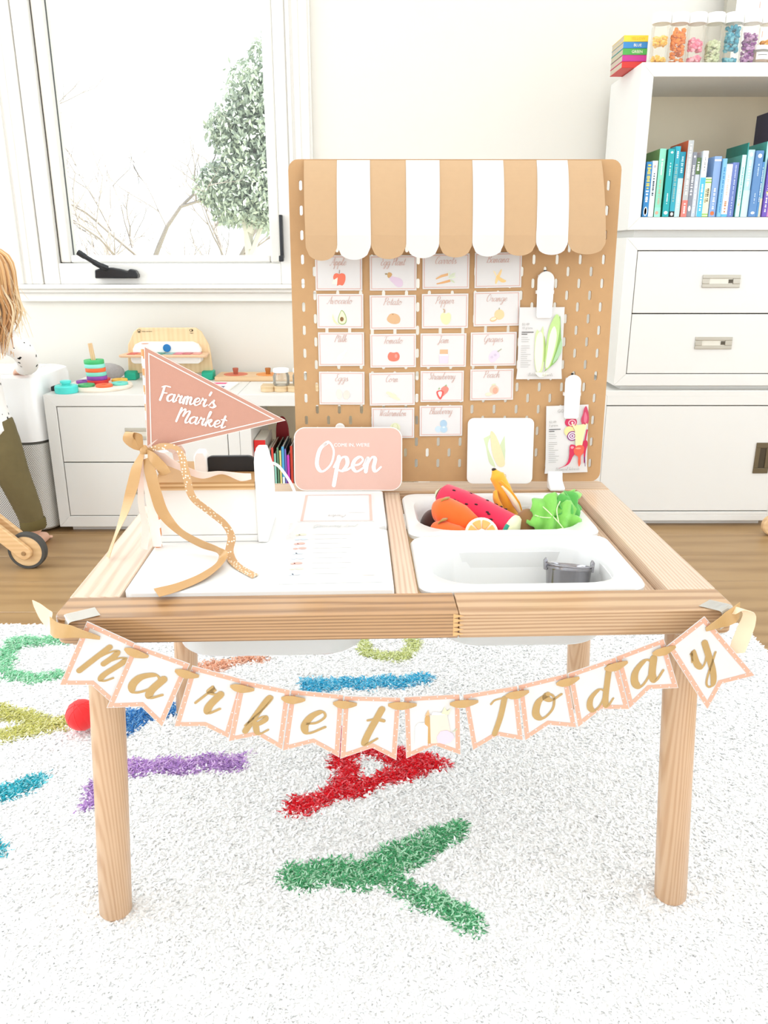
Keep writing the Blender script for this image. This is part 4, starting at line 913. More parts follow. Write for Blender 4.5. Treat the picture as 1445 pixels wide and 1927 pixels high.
# tubs
def tub(label, x0, x1, y0, y1, zr=.4815, zb=.381):
    W, D = x1 - x0, y1 - y0; cx, cy = (x0 + x1) / 2, (y0 + y1) / 2
    t = thing('storage_tub', label, 'tub', mtx=TM(cx, cy, zb), group='white storage tubs in the table'); h = zr - zb
    def lp(dw, r, z): return [(x, y, z) for x, y in rrect(W - dw, D - dw, r, 8)]
    G().loft([lp(.075, .055, 0), lp(.066, .06, .004), lp(.052, .058, h - .018), lp(.010, .030, h - .014), lp(.001, .026, h - .010), lp(0, .026, h - .004), lp(.005, .026, h), lp(.034, .062, h + .0005), lp(.042, .066, h - .005), lp(.048, .066, h - .014), lp(.070, .06, .012), lp(.085, .055, .005)]).obj('tub', mat('#e3e3e1', .28, var=.005), t, smooth=40)
    return t
tub('white plastic tub in the front right well holding a metal pail', .0295, .3305, .0655, .272)
tub('white plastic tub in the back right well full of plush vegetables', .0295, .3305, .2775, .498)
tub('large white tub under the left lid, its bottom showing below the front rail', -.336, -.010, .078, .495, .4655, .365)
# lid board with finger notch
t = thing('lid_board', 'glossy white lid board covering the left well of the table', 'lid', mtx=TM(-.1735, .2825, .4665))
ol = [(.170, -.2215), (.170, .008)] + [(.170 - .012 * math.sin(R(a)), .020 - .012 * math.cos(R(a))) for a in range(15, 166, 15)] + [(.170, .032), (.170, .215), (.163, .2225), (-.165, .2225), (-.1725, .215), (-.1725, -.214), (-.165, -.2215)]
G().prism(ol, 0, .020, 'XY').obj('board', mat('#e6e6e4', .22, var=.005), t, bevel=.002)
LZ = .4867
# papers lying on the lid
t = thing('grocery_list', 'white grocery list sheet lying on the lid board', 'paper', mtx=TM(-.0865, .2035, LZ + .0006, lean=R(90), yaw=R(.5)))
G().prism([(-.0665, -.1235), (.0675, -.1215), (.0635, .1225), (-.0685, .1245)], 0, .0006, 'XZ').obj('sheet', PAPER, t)
g = G(); script(g, 'Grocery List', 0.002, .098, .0075, -.0004, .16, .6, center=True, sx=.9)
g.obj('lettering', mat('#cfd4d2', .6, var=0), t)
g = G()
for k in range(9): g.flat([(-.028, .066 - .0195 * k), (.028 - .006 * (k % 3), .066 - .0195 * k), (.028 - .006 * (k % 3), .0645 - .0195 * k), (-.028, .0645 - .0195 * k)], -.0004, 0)
for k, mi in enumerate((1, 2, 3, 3, 2, 2, 3, 1, 2)): g.flat(ell(-.046 + .003 * (k % 2), .065 - .0195 * k, .006, .0045), -.0004, mi); g.flat(ell(-.053, .063 - .0195 * k, .0035, .0035), -.0004, mi)
g.flat([(.042, -.10), (.058, -.10), (.059, -.076), (.046, -.078)], -.0004, 4)
g.obj('picture', [mat('#e6e8e6', .6, var=0), mat('#e6ddc4', .6, var=0), mat('#cdd6e0', .6, var=0), mat('#eab0a4', .6, var=0), mat('#e6ddd0', .6, var=0)], t)
t = thing('order_card', 'white card with pink side borders lying upside down behind the grocery list', 'card', mtx=TM(-.082, .403, LZ + .0004, lean=R(90)))
G().prism([(-.062, -.074), (.06, -.074), (.0605, .076), (-.062, .076)], 0, .0005, 'XZ').obj('sheet', PAPER, t)
g = G(); g.ring([(-.0585, -.071), (.0565, -.071), (.057, .073), (-.0585, .073)], [(-.0545, -.070), (.0525, -.070), (.053, .071), (-.0545, .071)], -.0004, 0); g.obj('border', mat('#e3b9ac', .6, var=.05), t)
g = G(); script(g, 'Order', 0.0, -.040, .006, -.0004, .16, .6, center=True, rot=180); g.flat([(.018, -.03), (.045, -.03), (.045, -.0292), (.018, -.0292)], -.0004); g.obj('lettering', mat('#b9b4b2', .6, var=0), t)

# toy cash register
RG = thing('toy_register', 'white wooden toy cash register with plywood edge and black screen on the lid', 'toy register', mtx=TM(-.268, .30, LZ))
def rg(x): return x + .268
CRM = mat('#f3f2ef', .45, var=.01)
bx('body', rg(-.339), rg(-.1975), -.055, .055, .010, .0815, CRM, RG, .0015)
bx('base', rg(-.341), rg(-.1975), -.057, .057, 0, .0095, CRM, RG, .0015)
g = G()
for k in range(4): g.box(rg(-.345), rg(-.1975), -.062, .06, .0815 + k * .003, .0815 + k * .003 + .003, k % 2)
g.obj('plywood_top', [wood('#dcb98a', '#c9a271', 'X', 40, .55, 2, .6, 'ply_light'), mat('#b98d5a', .6)], RG)
G().prism([(-.064, 0), (.062, 0), (.062, .085), (.0, .128), (-.012, .136), (-.050, .136), (-.064, .124)], rg(-.1970), rg(-.1815), 'YZ').obj('side_panel', CRM, RG, bevel=.003)
G().prism([(-.055, .0), (.062, 0), (.062, .112), (.03, .118), (-.03, .118)], rg(-.354), rg(-.3455), 'YZ').obj('side_panel', CRM, RG, bevel=.003)
G().prism([(rg(-.292), .0936), (rg(-.2735), .0936), (rg(-.2735), .119), (rg(-.277), .1265), (rg(-.288), .1265), (rg(-.292), .119)], -.015, .008, 'XZ').obj('post', CRM, RG, bevel=.002)
sc_ = [(x, z) for x, z in rrect(.078, .054, .013, 6, rg(-.2395), .0905) if z > .0936]
G().prism([(sc_[0][0], .0936)] + sc_ + [(sc_[-1][0], .0936)], -.006, .003, 'XZ').obj('screen', BLACK, RG, bevel=.0015, label='black rounded screen')
g = G(); g.tube(cr_spline([(rg(-.18), -.02, .112), (rg(-.165), -.02, .104), (rg(-.147), -.022, .075), (rg(-.139), -.03, .045), (rg(-.145), -.045, .018), (rg(-.165), -.055, .004)], 6), .0022, 8)
g.obj('cord', mat('#f5efec', .5), RG, smooth=60)

# pennant flag on a striped straw with ribbons
FL = thing('pennant_flag', "pink felt pennant on a striped straw with gold ribbon bow", 'flag', mtx=TM(-.343, .2265, LZ))
def fp(a, b, z): return (a + .343, b - .2265, z - LZ)
g = G(); A, B = Vector(fp(-.3405, .2265, LZ)), Vector(fp(-.3335, .2265, .778)); seg = 16; nr = 90
for i in range(nr):
    for j in range(seg):
        q = [];
        for (ii, jj) in ((i, j), (i, j + 1), (i + 1, j + 1), (i + 1, j)):
            c = A.lerp(B, ii / nr); a = 2 * math.pi * jj / seg; q.append(c + Vector((math.cos(a), math.sin(a), 0)) * .0056)
        g.add(q, [(0, 1, 2, 3)], 0 if ((i * .26 + j * 2 / seg * 1.0) % 2) < 1.1 else 1)
g.obj('straw', [mat('#f6efe8', .6), mat('#e2935c', .6)], FL, smooth=60)
tri = [(-.3325, .7755), (-.1475, .6735), (-.342, .6285)]
tv = [(a + .343, z - LZ) for a, z in tri]
def inset(poly, d):
    k = len(poly); cx = sum(p[0] for p in poly) / k; cy = sum(p[1] for p in poly) / k; out = []
    area_ = sum(poly[i][0] * poly[(i + 1) % k][1] - poly[(i + 1) % k][0] * poly[i][1] for i in range(k)); s_ = 1 if area_ > 0 else -1
    for i in range(k):
        p0, p1, p2 = Vector(poly[i - 1]), Vector(poly[i]), Vector(poly[(i + 1) % k])
        e1 = (p1 - p0).normalized(); e2 = (p2 - p1).normalized(); n1 = Vector((-e1.y, e1.x)) * s_; n2 = Vector((-e2.y, e2.x)) * s_
        b = (n1 + n2); L = b.length; b = b / L; m = d / max(.35, b.dot(n1)); q = p1 + b * m; out.append((q.x, q.y))
    return out
fo = G().prism(tv, -.0075, -.0065, 'XZ').obj('flag', [mat('#c39280', .85, var=.03, vscale=120, bump=.15, bscale=800)], FL)
g = G(); g.ring(inset(tv, .0052), inset(tv, .0066), -.0080, 0); g.ring(tv, inset(tv, .0007), -.0079, 0)
g.obj('border_line', mat('#fbeee8', .6, var=0), fo)
g = G(); script(g, "Farmer's", .0232, .7035 - LZ, .0104, -.0082, .29, .5, .14, rot=-9.0, sx=1.06, n=8); script(g, 'Market', .0445, .6735 - LZ, .0100, -.0082, .29, .5, .14, rot=-9.0, sx=1.12, n=8)
g.obj('lettering', mat('#fdf6f2', .6, var=0), fo)
GOLD = mat('#c49b68', .3, .1, var=.04, vscale=60); BLUSH = mat('#f3ddd2', .4, var=.03); LACE = dotted('#c9a072', '#f6ead8', 220.0, .28, 'glitter_ribbon', .6, .5)
K = fp(-.346, .2195, .634)
def rb(name, pts, wd, w_, m, lab=None): return G().ribbon([fp(*p) for p in pts], wd, [q * 1.22 for q in w_], 16).obj(name, m, FL, solid=.0004, label=lab)
U = Vector
rb('ribbon_loop', [(-.346, .2185, .634), (-.356, .212, .642), (-.3625, .206, .652), (-.358, .203, .662), (-.351, .207, .655), (-.347, .214, .642), (-.346, .2185, .634)], [U((0, -.3, 1)), U((.4, -.3, 1)), U((1, -.4, .3)), U((1, -.6, 0)), U((1, -.3, .4)), U((.5, -.3, 1)), U((0, -.3, 1))], [.005, .012, .015, .012, .014, .011, .005], GOLD, 'gold satin bow loop')
rb('ribbon_loop', [(-.345, .2185, .633), (-.333, .208, .626), (-.321, .204, .613), (-.312, .203, .603), (-.318, .207, .605), (-.331, .214, .622), (-.345, .2185, .632)], [U((0, -.3, 1)), U((.6, -.3, .8)), U((.8, -.3, .5)), U((.6, -.6, .4)), U((.8, -.3, .5)), U((.6, -.3, .8)), U((0, -.3, 1))], [.005, .013, .015, .014, .015, .012, .005], GOLD)
rb('ribbon_tail', [(-.347, .2175, .632), (-.355, .208, .612), (-.3625, .203, .585), (-.375, .198, .55), (-.391, .196, .515), (-.404, .193, .4835)], [U((1, -.2, .4)), U((1, -.3, .2)), U((1, -.2, .1)), U((.8, -.6, 0)), U((.5, -.9, 0)), U((.6, -.8, 0))], [.006, .014, .0145, .013, .010, .009], GOLD)
rb('ribbon_tail', [(-.344, .2175, .631), (-.337, .207, .605), (-.331, .203, .575), (-.322, .2, .545), (-.300, .193, .521), (-.272, .188, .505), (-.245, .178, .4975), (-.236, .152, .494), (-.252, .105, .4905), (-.280, .073, .4880), (-.303, .054, .4885)], [U((1, -.2, .2)), U((1, -.1, 0)), U((1, -.2, 0)), U((1, -.2, .2)), U((.5, -.6, .8)), U((.1, -.5, 1)), U((.2, -.6, .8)), U((1, .2, .5)), U((.6, -.8, .1)), U((.3, -1, 0)), U((.5, -1, 0))], [.006, .014, .015, .015, .014, .014, .014, .014, .018, .022, .024], GOLD)
rb('ribbon_tail', [(-.345, .2175, .631), (-.318, .21, .640), (-.294, .203, .636), (-.2865, .2, .605), (-.280, .2, .57), (-.2555, .198, .547), (-.237, .195, .531), (-.228, .193, .512), (-.2305, .183, .4925), (-.216, .145, .4885), (-.185, .104, .4882)], [U((0, -.2, 1)), U((.2, 0, 1)), U((1, -.3, .3)), U((1, -.2, 0)), U((.8, -.3, .3)), U((.5, -.4, .9)), U((.6, -.4, .8)), U((1, -.3, .1)), U((1, .4, .2)), U((.8, .8, .1)), U((.6, 1, 0))], [.005, .008, .008, .010, .010, .010, .010, .010, .010, .010, .011], LACE, 'glittery lace ribbon')
rb('ribbon_tail', [(-.345, .218, .632), (-.32, .215, .622), (-.302, .214, .612), (-.27, .216, .597), (-.24, .216, .6), (-.215, .218, .593), (-.200, .224, .592)], [U((0, -.3, 1)), U((.4, -.3, 1)), U((.1, -.5, 1)), U((0, -.4, 1)), U((0, -.8, .6)), U((0, -.3, 1)), U((0, -.3, 1))], [.006, .014, .012, .010, .009, .011, .008], BLUSH, 'blush pink ribbon')
rb('ribbon_tail', [(-.344, .2185, .633), (-.322, .222, .642), (-.304, .226, .634), (-.292, .232, .622), (-.31, .235, .618)], [U((0, -.3, 1)), U((.2, -.3, 1)), U((.6, -.4, .8)), U((.2, -.8, .5)), U((0, -.5, 1))], [.006, .014, .018, .014, .012], BLUSH)
rb('ribbon_tail', [(-.348, .2215, .63), (-.352, .2165, .60), (-.3555, .214, .56), (-.353, .213, .52), (-.3565, .208, .4895)], [U((1, -.2, 0)), U((1, -.2, .1)), U((.9, -.4, 0)), U((1, -.2, 0)), U((1, -.5, 0))], [.005, .007, .009, .009, .011], BLUSH)
rb('ribbon_tail', [(-.342, .214, .628), (-.3425, .2125, .58), (-.340, .2125, .53), (-.3385, .2145, .4905)], U((1, -.05, 0)), [.007, .011, .012, .010], mat('#f7ede4', .5, var=.03))
g = G(); g.ball(fp(-.3455, .2185, .633), (.0065, .006, .0075), 14, 10); g.obj('knot', GOLD, FL, smooth=60)

# ------------------------------------------------------------------ pegboard
KRAFT = mat('#bf976a', .75, var=.06, vscale=60, bump=.06, bscale=900)
pb = thing('pegboard', 'brown pegboard with slotted holes leaning behind the table', 'pegboard', mtx=BM(0, 0))
cu = bpy.data.curves.new('board', 'CURVE'); cu.dimensions = '2D'; cu.fill_mode = 'BOTH'; cu.extrude = .0025
def spl(pts):
    s_ = cu.splines.new('POLY'); s_.points.add(len(pts) - 1)
    for q, p_ in zip(s_.points, pts): q.co = (p_[0], p_[1], 0, 1)
    s_.use_cyclic_u = True
spl(rrect(.56, .5525, .017, 5, .28, .2795))
HOLES = []
for i in range(27):
    z0_ = .515 if i % 2 == 0 else .495
    for k in range(13):
        z_ = z0_ - .0398 * k
        if z_ < .025: continue
        HOLES.append((.02 + .02 * i, z_)); spl([(x, y) for x, y in rrect(.0056, .0165, .00275, 2, .02 + .02 * i, z_)])
tmp = bpy.data.objects.new('tmp', cu); C.objects.link(tmp)
me = bpy.data.meshes.new_from_object(tmp.evaluated_get(bpy.context.evaluated_depsgraph_get())); bpy.data.objects.remove(tmp)
me.materials.clear(); me.materials.append(KRAFT)
me.transform(Matrix.Translation((0, .0025, 0)) @ Matrix.Rotation(R(90), 4, 'X')); me.name = 'board'
put('board', me, pb)
WP = mat('#ebe9e6', .4, var=.01)
G().prism([(.0, .022), (.0, .0), (-.006, -.0075), (-.034, -.0075), (-.034, -.001), (-.012, .008), (-.0075, .024)], .462, .489, 'YZ').obj('foot_stand', WP, pb, bevel=.002)
G().lathe([(0, -.001), (.0088, -.001), (.0088, -.005), (.0075, -.0065), (0, -.0065)], 24, (.081, 0, .1035), 'Y').obj('white_peg', WP, pb, smooth=40)
# paper awning: nine stripes
aw = thing('paper_awning', 'striped tan and white paper awning with scalloped edge over the pegboard', 'awning', mtx=BM(0, 0, .0015))
tops = [.0271, .0823, .1372, .1972, .2533, .3083, .3596, .4156, .4672, .5244]; bots = [.0310, .0835, .1390, .1973, .2516, .3063, .3580, .4113, .4638, .5300]
TAN = mat('#bd9c77', .8, var=.03, vscale=80); WPA = mat('#d6d3cf', .75, var=.01)
prof = [(.001, .5535), (.014, .5365), (.028, .511), (.040, .481), (.0485, .452), (.053, .431)]
for i in range(9):
    g = G(); nx = 10; rows = []; fl_ = .040 - .0013 * i; ed = .020 - .0008 * i; e0 = tops[i]; 
    for (off, z) in [(q.x, q.y) for q in cr_spline([(a, b, 0) for a, b in prof], 4)]:
        q = (prof[0][1] - z) / (prof[0][1] - prof[-1][1]); xa = tops[i] + (bots[i] - tops[i]) * q; xb = tops[i + 1] + (bots[i + 1] - tops[i + 1]) * q
        edge = .75 if i == 8 else 1.0
        rows.append([(xa + (xb - xa) * k / nx, -(off * (1 - (1 - edge) * k / nx)), z) for k in range(nx + 1)])
    for s_ in (.35, .7, 1.0):
        row = []
        for k in range(nx + 1):
            u_ = 2 * k / nx - 1; L = ed + (fl_ - ed) * math.sqrt(max(0, 1 - u_ * u_)); xa, xb = bots[i], bots[i + 1]
            sh = 1.0 if s_ < .9 else .97; off = .053 + .002 * s_
            edge = .75 if i == 8 else 1.0
            row.append((xa + (xb - xa) * (.5 + u_ * .5 * sh), -off * (1 - (1 - edge) * k / nx), .431 - L * s_))
        rows.append(row)
    v = [p_ for r_ in rows for p_ in r_]; k1 = nx + 1
    g.add(v, [(r_ * k1 + k, r_ * k1 + k + 1, (r_ + 1) * k1 + k + 1, (r_ + 1) * k1 + k) for r_ in range(len(rows) - 1) for k in range(nx)])
    o = g.obj('stripe', WPA if i % 2 else TAN, aw, solid=.0006)
    o.location.y = -.0012 if i % 2 else 0

# ------------------------------------------------------------------ picture cards
def PL(cx, cy, pts, s=1.0): return [(cx + a * s, cy + b * s) for a, b in pts]
def blob(cx, cy, pts, n=4): return [(p.x, p.y) for p in cr_spline([(cx + a, cy + b, 0) for a, b in pts], n, True)]
PICS = {
'Apple': [('#e8775c', blob(0, 0, [(-.9, .1), (-.75, .7), (-.35, .85), (0, .75), (.4, .85), (.85, .6), (.85, -.2), (.5, -.85), (0, -.8), (-.35, -.9), (-.4, -.4)])), ('#efe8d8', PL(0, 0, [(-.95, -.15), (-.25, .25), (-.35, -.75), (-1.1, -.65)])), ('#8a7a68', PL(0, 0, [(-.05, .8), (.05, .8), (.1, 1.3), (0, 1.3)]))],
'Egg Plant': [('#d9c4d6', blob(.25, -.15, [(-.75, .6), (-.2, .5), (.7, .25), (1.1, -.25), (.95, -.85), (.3, -.95), (-.3, -.45), (-.85, .1)])), ('#c99f68', blob(-.6, .55, [(-.35, .0), (-.2, .4), (.2, .35), (.35, .1), (.1, -.25), (-.2, -.35)])), ('#a8946c', PL(-1.05, .75, [(-.25, .1), (.1, .1), (.1, -.1), (-.2, -.12)]))],
'Carrots': [('#e0b07c', PL(-.5, .1, [(-1.1, -.2), (-.3, .3), (.7, .55), (.8, .2), (-.2, -.05), (-1, -.35)])), ('#dfa972', PL(-.4, -.5, [(-1.1, -.3), (-.2, -.05), (.9, .25), (1, -.1), (0, -.3), (-1, -.45)])), ('#d3ddc0', ell(.7, .3, .5, .12, 45)), ('#dbe3ca', ell(.9, 0, .5, .12, 10)), ('#cdd8b8', ell(.9, -.5, .4, .12, -35)), ('#dfe6d0', ell(.35, .6, .4, .1, 80)), ('#d6dfc4', ell(1.1, .4, .35, .1, 70))],
'Banana': [('#f2cf92', blob(0, 0, [(.35, 1), (.45, .9), (.35, .4), (.05, -.3), (-.3, -1), (-.5, -.9), (-.4, -.2), (0, .5)])), ('#f0c986', blob(0, 0, [(-.2, .2), (.2, -.1), (.8, -.45), (1.1, -.6), (1, -.8), (.5, -.85), (0, -.5), (-.35, -.1)])), ('#f4dfb0', PL(0, 0, [(-.85, .85), (-.55, .7), (-.25, .1), (-.4, .0)]))],
'Avocado': [('#9ab06a', blob(.15, 0, [(0, 1.05), (.45, .6), (.7, -.2), (.55, -.85), (0, -1.05), (-.5, -.75), (-.55, -.1), (-.3, .6)])), ('#e6edc0', blob(.15, 0, [(0, .93), (.38, .5), (.6, -.2), (.45, -.75), (0, -.92), (-.42, -.68), (-.45, -.1), (-.25, .5)])), ('#8a6540', ell(.15, -.25, .28, .33)), ('#dde6ae', PL(-.7, -.1, [(-.5, .6), (-.3, -.1), (.1, -.7), (.5, -.95), (.2, -.95), (-.35, -.55), (-.55, .1)]))],
'Potato': [('#d6ae84', blob(0, 0, [(-1, -.1), (-.6, .6), (0, .75), (.7, .5), (1, -.1), (.8, -.65), (.1, -.8), (-.6, -.6)])), ('#a87f56', ell(-.1, .62, .1, .07))],
'Pepper': [('#dbe2ae', blob(0, -.1, [(-.75, .3), (-.4, .75), (0, .6), (.5, .75), (.8, .3), (.7, -.5), (.3, -.95), (-.2, -.9), (-.6, -.5)])), ('#c4a98a', PL(-.15, .75, [(-.15, -.1), (.1, -.1), (.1, .3), (-.1, .5), (-.3, .45), (-.1, .25)]))],
'Orange': [('#f0cb9c', ell(.3, .05, .75, .75)), ('#e9bb88', ell(-.55, -.6, .55, .33, 15)), ('#f6e2c2', ell(-.55, -.55, .42, .2, 15)), ('#a8a078', PL(.25, .75, [(-.05, 0), (.05, 0), (.08, .3), (-.02, .3)]))],
'Milk': [('#e6e5e4', blob(0, 0, [(.6, .9), (.85, .6), (.5, .3), (.3, -.2), (-.4, -.85), (-.8, -.6), (-.5, .0), (.1, .4)])), ('#dedddc', blob(-.1, -.1, [(.3, .35), (.5, .1), (.2, -.15), (0, .1)]))],
'Tomato': [('#ee7a64', blob(0, 0, [(-.9, .1), (-.6, .65), (0, .6), (.6, .65), (.9, .1), (.7, -.5), (0, -.7), (-.7, -.5)])), ('#f4988a', ell(.35, .1, .2, .3))],
'Jam': [('#dcb48c', PL(0, .65, [(-.6, -.3), (.6, -.3), (.6, .35), (-.6, .35)])), ('#e0d0de', PL(0, -.3, [(-.65, -.75), (.65, -.75), (.7, .6), (-.7, .6)])), ('#efe6ee', PL(0, .2, [(-.65, -.15), (.65, -.15), (.65, .1), (-.65, .1)]))],
'Grapes': [('#dbd0de', blob(0, -.1, [(-.8, -.3), (-.6, .3), (-.1, .8), (.4, .75), (.8, .3), (.85, -.1), (.5, -.5), (.1, -.9), (-.5, -.95)])), ('#cfc2d4', ell(.2, .0, .2, .2)), ('#cfc2d4', ell(-.3, -.3, .2, .2)), ('#a8ac8c', PL(.7, .7, [(-.2, -.15), (.4, .25), (.45, .15), (-.1, -.25)]))],
'Eggs': [('#eadbd0', ell(-.5, 0, .45, .75, 5)), ('#e7d6ca', ell(.6, -.1, .5, .7, -10))],
'Corn': [('#f3e4c0', blob(0, 0, [(-.9, .5), (-.3, .4), (.5, -.2), (1.1, -.7), (.8, -.85), (.2, -.6), (-.5, -.1), (-.95, .25)])), ('#dfe2c0', PL(0, 0, [(-.2, .75), (0, .45), (.7, -.2), (.4, -.1)])), ('#dfe2c0', PL(0, 0, [(-1, -.25), (-.5, -.25), (.2, -.55), (-.4, -.2)]))],
'Strawberry': [('#f08a7c', blob(.3, .2, [(-.5, .4), (.1, .75), (.6, .4), (.5, -.1), (.1, -.5), (-.3, -.8), (-.5, -.2)])), ('#e05f58', blob(-.35, -.25, [(-.6, .3), (-.2, .55), (.35, .5), (.55, .2), (.3, -.5), (0, -.85), (-.4, -.4)])), ('#fae3dc', blob(-.35, -.25, [(-.35, .2), (0, .4), (.25, .2), (0, -.5)])), ('#9ab07c', PL(-.5, .5, [(-.2, -.1), (.1, .0), (0, .3), (-.1, .1)])), ('#9ab07c', PL(.45, 1.0, [(-.2, -.1), (.2, -.1), (.1, .2), (-.05, .05)]))],
'Peach': [('#f2c4ac', ell(.3, .1, .7, .7)), ('#e9a890', ell(.45, .0, .4, .5)), ('#f6dcc4', ell(-.55, -.55, .55, .28, 5)), ('#d6dcb8', ell(.2, .9, .35, .1, 10))],
'Watermelon': [('#e3e6c4', ell(.25, .1, .8, .8)), ('#d3d9ac', ell(.25, .1, .15, .75)), ('#d3d9ac', ell(.25, .1, .5, .75)), ('#e3e6c4', ell(.25, .1, .38, .7)), ('#f0c8bc', ell(-.4, -.6, .6, .3, 10))],
'Blueberry': [('#c3d6e2', ell(-.5, -.4, .5, .5)), ('#a8c4d8', ell(.3, .45, .55, .6)), ('#b4cede', ell(.35, -.4, .55, .55)), ('#d8e6ee', ell(.35, -.1, .2, .12))],
}
CARDS = [('Apple', .065, .3732, 0), ('Egg Plant', .1591, .3732, .3), ('Carrots', .2503, .3758, .6), ('Banana', .3405, .3778, 1.0), ('Avocado', .0666, .309, 0), ('Potato', .1589, .307, .5), ('Pepper', .25, .3092, .6), ('Orange', .3405, .313, 1.2),
 ('Milk', .0676, .2438, .2), ('Tomato', .1593, .2411, .6), ('Jam', .2483, .2419, .3), ('Grapes', .3371, .2439, .8), ('Eggs', .0677, .1751, -.3), ('Corn', .1578, .1736, .9), ('Strawberry', .2473, .1783, .5), ('Peach', .3363, .1814, 1.0), ('Watermelon', .1594, .1126, .2), ('Blueberry', .2465, .1162, .6)]
NOTE = {'Apple': 'red apple', 'Egg Plant': 'mauve aubergine', 'Carrots': 'two carrots', 'Banana': 'bananas', 'Avocado': 'halved avocado', 'Potato': 'brown potato', 'Pepper': 'green pepper', 'Orange': 'orange and a slice', 'Milk': 'pale milk bottle', 'Tomato': 'round tomato', 'Jam': 'jam jar', 'Grapes': 'pale grapes', 'Eggs': 'two eggs', 'Corn': 'corn cob', 'Strawberry': 'two strawberries', 'Peach': 'peach', 'Watermelon': 'melon', 'Blueberry': 'blueberries'}
ROSE = mat('#d9b3a8', .7, var=.08, vscale=300); INK = mat('#cda99d', .6, var=0)
for ci, (wd, x, z, rot) in enumerate(CARDS):
    w_, h_ = (.081, .0585) if ci < 14 else (.0772, .0552)
    t = thing('picture_card', f'small white card lettered {wd} with a picture of {NOTE[wd]}', 'card', mtx=BM(x + .0175, z, .0022, R(rot)), group='picture cards on the pegboard')
    G().prism([(-w_/2, -h_/2), (w_/2, -h_/2), (w_/2, h_/2), (-w_/2, h_/2)], -.0003, .0003, 'XZ').obj('card', PAPER, t)
    r0 = [(-w_/2 + .0022, -h_/2 + .0022), (w_/2 - .0022, -h_/2 + .0022), (w_/2 - .0022, h_/2 - .0022), (-w_/2 + .0022, h_/2 - .0022)]
    g = G(); g.ring(r0, inset(r0, .0013), -.0006); g.obj('border', ROSE, t)
    g = G(); script(g, wd, -.001, .0125, .0062, -.0007, .17, .6, .28, center=True, n=4, sx=.95 if len(wd) < 8 else .82); g.obj('lettering', INK, t)
    g = G(); cols = []
    for q, (c, poly) in enumerate(PICS[wd]):
        cols.append(mat(c, .7, var=.03)); g.flat([(a * .0118 + .001, b * .0118 - .0105) for a, b in poly], -.0006 - .00012 * q, q)
    g.obj('picture', cols, t)
# flash card with a corn cob, and the Open sign
t = thing('flash_card', 'square white rounded flash card with a corn cob propped on the pegboard', 'card', mtx=BM(.3725, .002, .013, 0) @ Matrix.Rotation(-R(4), 4, 'X'))
G().prism(rrect(.120, .120, .011, 5, 0, .060), -.0008, .0008, 'XZ').obj('card', mat('#ecebe8', .5, var=.01), t, bevel=.0004)
g = G(); sh_ = lambda pts: [(a * .001 - .004, b * .001 + .0605) for a, b in pts]
g.flat(sh_([(p.x, p.y) for p in cr_spline([(-13, 30, 0), (-19, 8, 0), (-6, -24, 0), (-6, -30, 0), (-16, -20, 0), (-22, 5, 0), (-27, 23, 0)], 5)]), -.0011, 1)
g.flat(sh_([(p.x, p.y) for p in cr_spline([(11, 28, 0), (2, 5, 0), (6, -25, 0), (12, -25, 0), (13, 0, 0)], 5)]), -.0011, 1)
g.flat(sh_([(p.x, p.y) for p in cr_spline([(-12, 36, 0), (-4, 26, 0), (6, 2, 0), (13, -22, 0), (9, -29, 0), (0, -27, 0), (-10, -6, 0), (-14, 18, 0), (-15, 32, 0)], 4, True)]), -.0014, 0)
g.obj('picture', [mat('#f2dcb0', .7, var=.05, vscale=300), mat('#cfdcb4', .7, var=.05)], t)
g = G(); plain(g, 'corn', -.002, .0105, .0155, -.0011); g.obj('lettering', mat('#d9c39a', .6, var=0), t)
t = thing('open_sign', 'pink rounded sign lettered Open leaning at the left foot of the pegboard', 'sign', mtx=TM(-.0655, .5015, .4872, lean=R(13), yaw=-PHI))
G().prism(rrect(.1935, .1135, .020, 7, 0, .05675), -.0010, .0010, 'XZ').obj('card', mat('#f8efe9', .5, var=.01), t, bevel=.0004)
G().flat(rrect(.1905, .1105, .0188, 7, 0, .05675), -.0013).obj('pink_face', mat('#d6aea0', .6, var=.02), t)
g = G(); plain(g, "COME IN, WE'RE", .0065, .0790, .0086, -.0016); script(g, 'Open', -.0615, .0345, .0262, -.0016, .27, .5, .10, n=10, sx=1.12); g.obj('lettering', mat('#fffaf8', .5, var=0), t)
